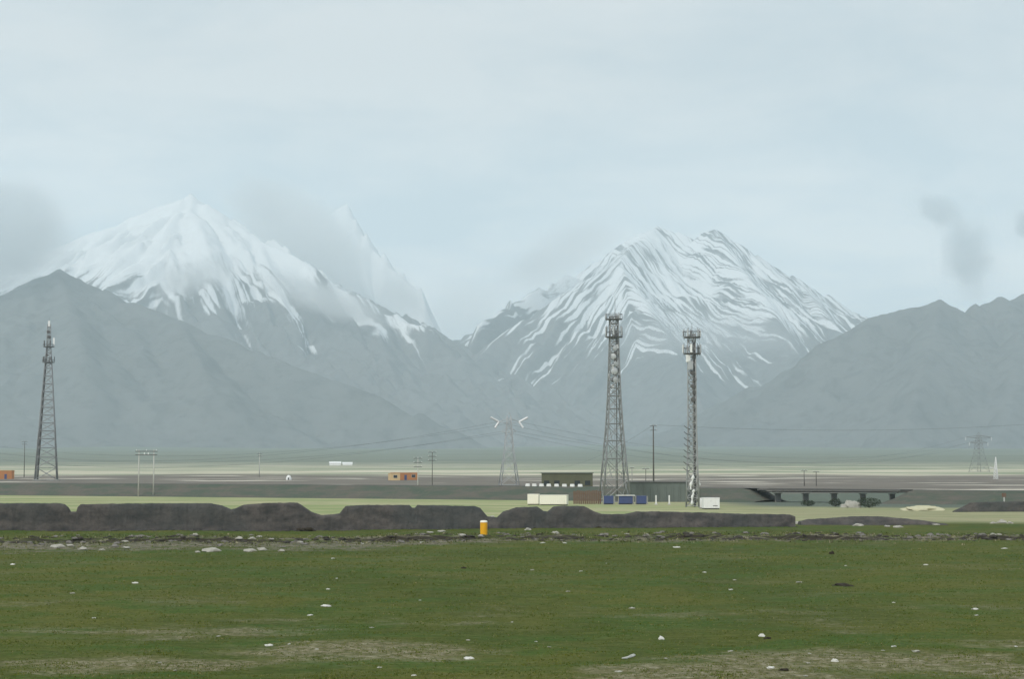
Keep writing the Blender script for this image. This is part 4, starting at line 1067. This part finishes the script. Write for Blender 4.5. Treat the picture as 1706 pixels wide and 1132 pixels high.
# ------------------------------------------------------------------ grass
def grass_stuff(name, n, ymin, ymax, col_a, col_b, col_c, hmin, hmax, seed, edge=False):
    rng = np.random.default_rng(seed)
    if edge:
        px = rng.uniform(-0.34, 0.34, n); y = 160.0 * np.ones(n)
        for _ in range(4): y = edge_y(px * y)
        y = y + rng.normal(2.0, 5.5, n)
    else:
        # even density on screen: 1/y uniform
        y = 1.0 / rng.uniform(1 / ymax, 1 / ymin, n)
        px = rng.uniform(-0.34, 0.34, n)
    x = px * y
    keep = (fbm(x / 3.0, y / 3.0, 3, seed) > -0.25) | (rng.random(n) < 0.35)
    x, y = x[keep], y[keep]; n = len(x)
    z = ground_z(x, y)
    h = rng.uniform(hmin, hmax, n) * (0.7 + 0.6 * (fbm(x / 2.2, y / 2.2, 2, seed + 1) + 0.5)) * np.clip(y / 80, 0.8, 1.6)
    nb = 3
    Vv = np.zeros((n, nb * 3, 3)); 
    for b in range(nb):
        a = rng.uniform(0, 2 * np.pi, n); lean = rng.uniform(0.1, 0.9, n)
        w = h * rng.uniform(0.35, 0.75, n)
        cx_, cy_ = np.cos(a), np.sin(a)
        ox, oy = rng.normal(0, 0.5, n) * h, rng.normal(0, 0.5, n) * h
        Vv[:, b * 3 + 0] = np.stack([x + ox - cy_ * w * 0.5, y + oy + cx_ * w * 0.5, z - 0.01], -1)
        Vv[:, b * 3 + 1] = np.stack([x + ox + cy_ * w * 0.5, y + oy - cx_ * w * 0.5, z - 0.01], -1)
        Vv[:, b * 3 + 2] = np.stack([x + ox + cx_ * lean * h, y + oy + cy_ * lean * h, z + h * rng.uniform(.6, 1.0, n)], -1)
    co = Vv.reshape(-1, 3).astype(np.float32)
    m = len(co) // 3
    me = bpy.data.meshes.new(name)
    me.vertices.add(len(co)); me.vertices.foreach_set('co', co.ravel())
    me.loops.add(m * 3); me.loops.foreach_set('vertex_index', np.arange(m * 3, dtype=np.int32))
    me.polygons.add(m); me.polygons.foreach_set('loop_start', (np.arange(m) * 3).astype(np.int32)); me.polygons.foreach_set('loop_total', np.full(m, 3, np.int32))
    me.update(calc_edges=True)
    a = me.attributes.new('tint', 'FLOAT', 'FACE')
    a.data.foreach_set('value', np.repeat(rng.random(n), nb).astype(np.float32))
    t = NT(name)
    tint = t.attr('tint')
    nb_ = t.noise(0.08, 4, 0.6)
    c = t.mix(t.step(t.math('ADD', t.math('MULTIPLY', tint, 0.5), t.math('MULTIPLY', nb_, 0.6)), 0.35, 0.75), col_a, col_b)
    c = t.mix(t.step(tint, 0.86, 0.97), c, col_c)
    return tag(put(name, me, t.finish(c, 1.0, spec=0.08)), kind='stuff')
grass_stuff('meadow_grass', 120000, 47, 182, lin(74, 90, 32), lin(106, 110, 50), lin(136, 130, 90), 0.022, 0.06, 5)
grass_stuff('edge_tufts', 7000, 0, 0, lin(78, 88, 50), lin(112, 112, 76), lin(150, 144, 118), 0.04, 0.13, 6, True)

# bushes and rubble under the bridge
def bush(px, row, y, w_px, h_px, label, seed, n=700):
    p = pt(px, row, y); g = gz(p.x, p.y); s = y / F_PX
    root = thing('bush', (p.x, p.y, g), label, 'bush', 'dark bushes by the low bridge')
    rng = np.random.default_rng(seed)
    for k in range(4):
        a = rng.uniform(0, 6.28); tube('stem', [(0, 0, -0.1), (math.cos(a) * .2 * w_px * s, math.sin(a) * .2 * w_px * s, h_px * s * .6)], 0.04, WOOD, root, 5, 0.015)
    d = rng.normal(0, 1, (n, 3)); d /= np.linalg.norm(d, axis=1)[:, None]
    r_ = rng.uniform(0.35, 1, n) ** 0.5 * (1 + 0.35 * fbm(d[:, 0] * 2 + seed, d[:, 1] * 2 + d[:, 2], 2, 3))
    c_ = d * r_[:, None] * np.array([w_px * s / 2, w_px * s / 2.4, h_px * s / 2]) + np.array([0, 0, h_px * s * 0.52])
    V = []
    for q in c_:
        u = rng.normal(0, 1, 3); u /= np.linalg.norm(u); v = np.cross(u, rng.normal(0, 1, 3)); v /= np.linalg.norm(v)
        L_ = rng.uniform(.08, .18)
        V += [q - u * L_, q + v * L_ * .6, q + u * L_]
    put('foliage', soup_mesh('foliage', V, [(3 * i, 3 * i + 1, 3 * i + 2) for i in range(n)]), BUSH, root)
bush(1346, 839, 322, 24, 10, 'low dark bush beside a pale stone under the low bridge', 1)
bush(1392, 840, 318, 21, 14, 'round dark bush in the open under the low bridge', 2)
bush(1448, 842, 310, 40, 17, 'wide dark bush behind the pale rubble heap', 3, 1300)
for k, (px, row, w, h, lab) in enumerate([(1420, 846, 30, 11, 'pale rubble heap in front of the wide dark bush'), (1535, 851, 64, 7, 'long low pale heap of sand between bridge and earth wall'), (1697, 838, 22, 6, 'white stone heap lying on the short earth wall')]):
    y = 5.8 * 3000 / (row - 790); p = pt(px, row, y); s = y / F_PX
    o = put('rubble_heap', lump('rubble_heap', w * s / 2, w * s / 3, h * s, 260 + k, STONE if k != 1 else painted('pale_sand', (0.5, 0.48, 0.33), 1, 0, .12, 2), 4, 0.35))
    o.location = (p.x, p.y, gz(p.x, p.y)); tag(o, lab, 'rubble heap')

# ------------------------------------------------------------------ haze
def box_mesh(name, x0, x1, y0, y1, z0, z1):
    v = [(x, y, z) for x in (x0, x1) for y in (y0, y1) for z in (z0, z1)]
    f = [(0, 1, 3, 2), (4, 6, 7, 5), (0, 4, 5, 1), (2, 3, 7, 6), (0, 2, 6, 4), (1, 5, 7, 3)]
    return soup_mesh(name, v, f)
hm = bpy.data.materials.new('pale_haze'); hm.use_nodes = True
hm.node_tree.nodes.clear()
ho = hm.node_tree.nodes.new('ShaderNodeOutputMaterial')
hv = hm.node_tree.nodes.new('ShaderNodeVolumePrincipled')
hv.inputs['Color'].default_value = (*HAZE_COLOR, 1)
hv.inputs['Density'].default_value = HAZE_DENSITY
hv.inputs['Anisotropy'].default_value = 0.0
hm.node_tree.links.new(hv.outputs[0], ho.inputs['Volume'])
haze = put('haze', box_mesh('haze', -8200, 8200, -400, 13600, -2.5, 1900), hm)
tag(haze, kind='stuff')

# ------------------------------------------------------------------ cloud drifting round the summits
def mist_material(name, density, scale, lo, hi, color, seed, stretch=(1, 1, 1), soft=0.15, g_=0.65, rate=1.0):
    m = bpy.data.materials.new(name); m.use_nodes = True
    n, l = m.node_tree.nodes, m.node_tree.links
    n.clear()
    out = n.new('ShaderNodeOutputMaterial'); vol = n.new('ShaderNodeVolumePrincipled')
    tc = n.new('ShaderNodeTexCoord')
    ln = n.new('ShaderNodeVectorMath'); ln.operation = 'LENGTH'; l.new(tc.outputs['Object'], ln.inputs[0])
    mp = n.new('ShaderNodeMapping'); mp.inputs['Location'].default_value = (seed * 3.1, seed * 1.7, seed * 0.9)
    mp.inputs['Scale'].default_value = stretch
    l.new(tc.outputs['Object'], mp.inputs['Vector'])
    nz_ = n.new('ShaderNodeTexNoise'); nz_.inputs['Scale'].default_value = scale; nz_.inputs['Detail'].default_value = 5; nz_.inputs['Roughness'].default_value = 0.6
    l.new(mp.outputs[0], nz_.inputs['Vector'])
    f = n.new('ShaderNodeMapRange'); f.interpolation_type = 'SMOOTHSTEP'
    f.inputs['From Min'].default_value = 1.0; f.inputs['From Max'].default_value = soft
    l.new(ln.outputs['Value'], f.inputs['Value'])
    a = n.new('ShaderNodeMath'); a.operation = 'ADD'; l.new(nz_.outputs['Fac'], a.inputs[0])
    b = n.new('ShaderNodeMath'); b.operation = 'MULTIPLY'; b.inputs[1].default_value = 0.38; l.new(f.outputs[0], b.inputs[0])
    l.new(b.outputs[0], a.inputs[1])
    g = n.new('ShaderNodeMapRange'); g.interpolation_type = 'SMOOTHSTEP'
    g.inputs['From Min'].default_value = lo; g.inputs['From Max'].default_value = hi
    l.new(a.outputs[0], g.inputs['Value'])
    d = n.new('ShaderNodeMath'); d.operation = 'MULTIPLY'; l.new(g.outputs[0], d.inputs[0]); l.new(f.outputs[0], d.inputs[1])
    e = n.new('ShaderNodeMath'); e.operation = 'MULTIPLY'; e.inputs[1].default_value = density; l.new(d.outputs[0], e.inputs[0])
    l.new(e.outputs[0], vol.inputs['Density'])
    vol.inputs['Color'].default_value = (*color, 1)
    vol.inputs['Anisotropy'].default_value = g_
    l.new(vol.outputs[0], out.inputs['Volume'])
    m.cycles.volume_step_rate = rate
    return m
def mist(px, row, y, hw, hh, depth, density, seed, color=(0.99, 0.995, 1.0), scale=1.6, lo=0.55, hi=0.95, stretch=(1, 1, 1), tilt=0.0, soft=0.15, rate=1.0):
    p = pt(px, row, y); s = y / F_PX
    bm = bmesh.new(); bmesh.ops.create_icosphere(bm, subdivisions=3, radius=1.0)
    me = bpy.data.meshes.new('cloud_bank'); bm.to_mesh(me); bm.free()
    o = put('cloud_bank', me, mist_material('cloud_vapour', density, scale, lo, hi, color, seed, stretch, soft, 0.65, rate))
    o.location = p; o.scale = (hw * s, depth, hh * s); o.rotation_euler = (0, tilt, 0)
    return tag(o, kind='stuff')
W = (1.0, 1.0, 1.0)
mist(505, 402, 10150, 185, 90, 550, 0.016, 1, W, 2.2, 0.36, 0.72, tilt=0.7)
mist(440, 345, 9500, 70, 50, 350, 0.006, 14, W, 2.2, 0.40, 0.75, tilt=0.5)
mist(-5, 392, 6350, 165, 140, 500, 0.010, 2, (0.965, 0.98, 0.99), 1.8, 0.45, 0.8)
mist(775, 530, 10900, 110, 110, 500, 0.0015, 3, W, 2.0, 0.34, 0.68)
mist(935, 425, 9300, 165, 60, 550, 0.003, 4, W, 2.2, 0.42, 0.78, tilt=-0.5)
mist(330, 462, 7900, 120, 48, 450, 0.005, 5, W, 2.6, 0.48, 0.85, tilt=-0.3)
mist(540, 500, 7900, 180, 42, 400, 0.006, 6, W, 2.8, 0.46, 0.82, tilt=0.35)
mist(665, 490, 9900, 80, 50, 350, 0.004, 8, W, 2.4, 0.48, 0.85, tilt=0.6)
G = (0.93, 0.95, 0.965)
mist(1566, 352, 7600, 70, 42, 160, 0.011, 7, G, 3.2, 0.50, 0.88, tilt=0.55, rate=0.4)
mist(1612, 425, 7600, 66, 110, 200, 0.010, 21, G, 3.0, 0.50, 0.88, tilt=-0.12, rate=0.4)
mist(1722, 372, 7600, 50, 45, 160, 0.02, 12, G, 3.0, 0.52, 0.82, rate=0.4)
mist(1180, 560, 7600, 260, 60, 500, 0.0018, 9, W, 2.2, 0.42, 0.85)
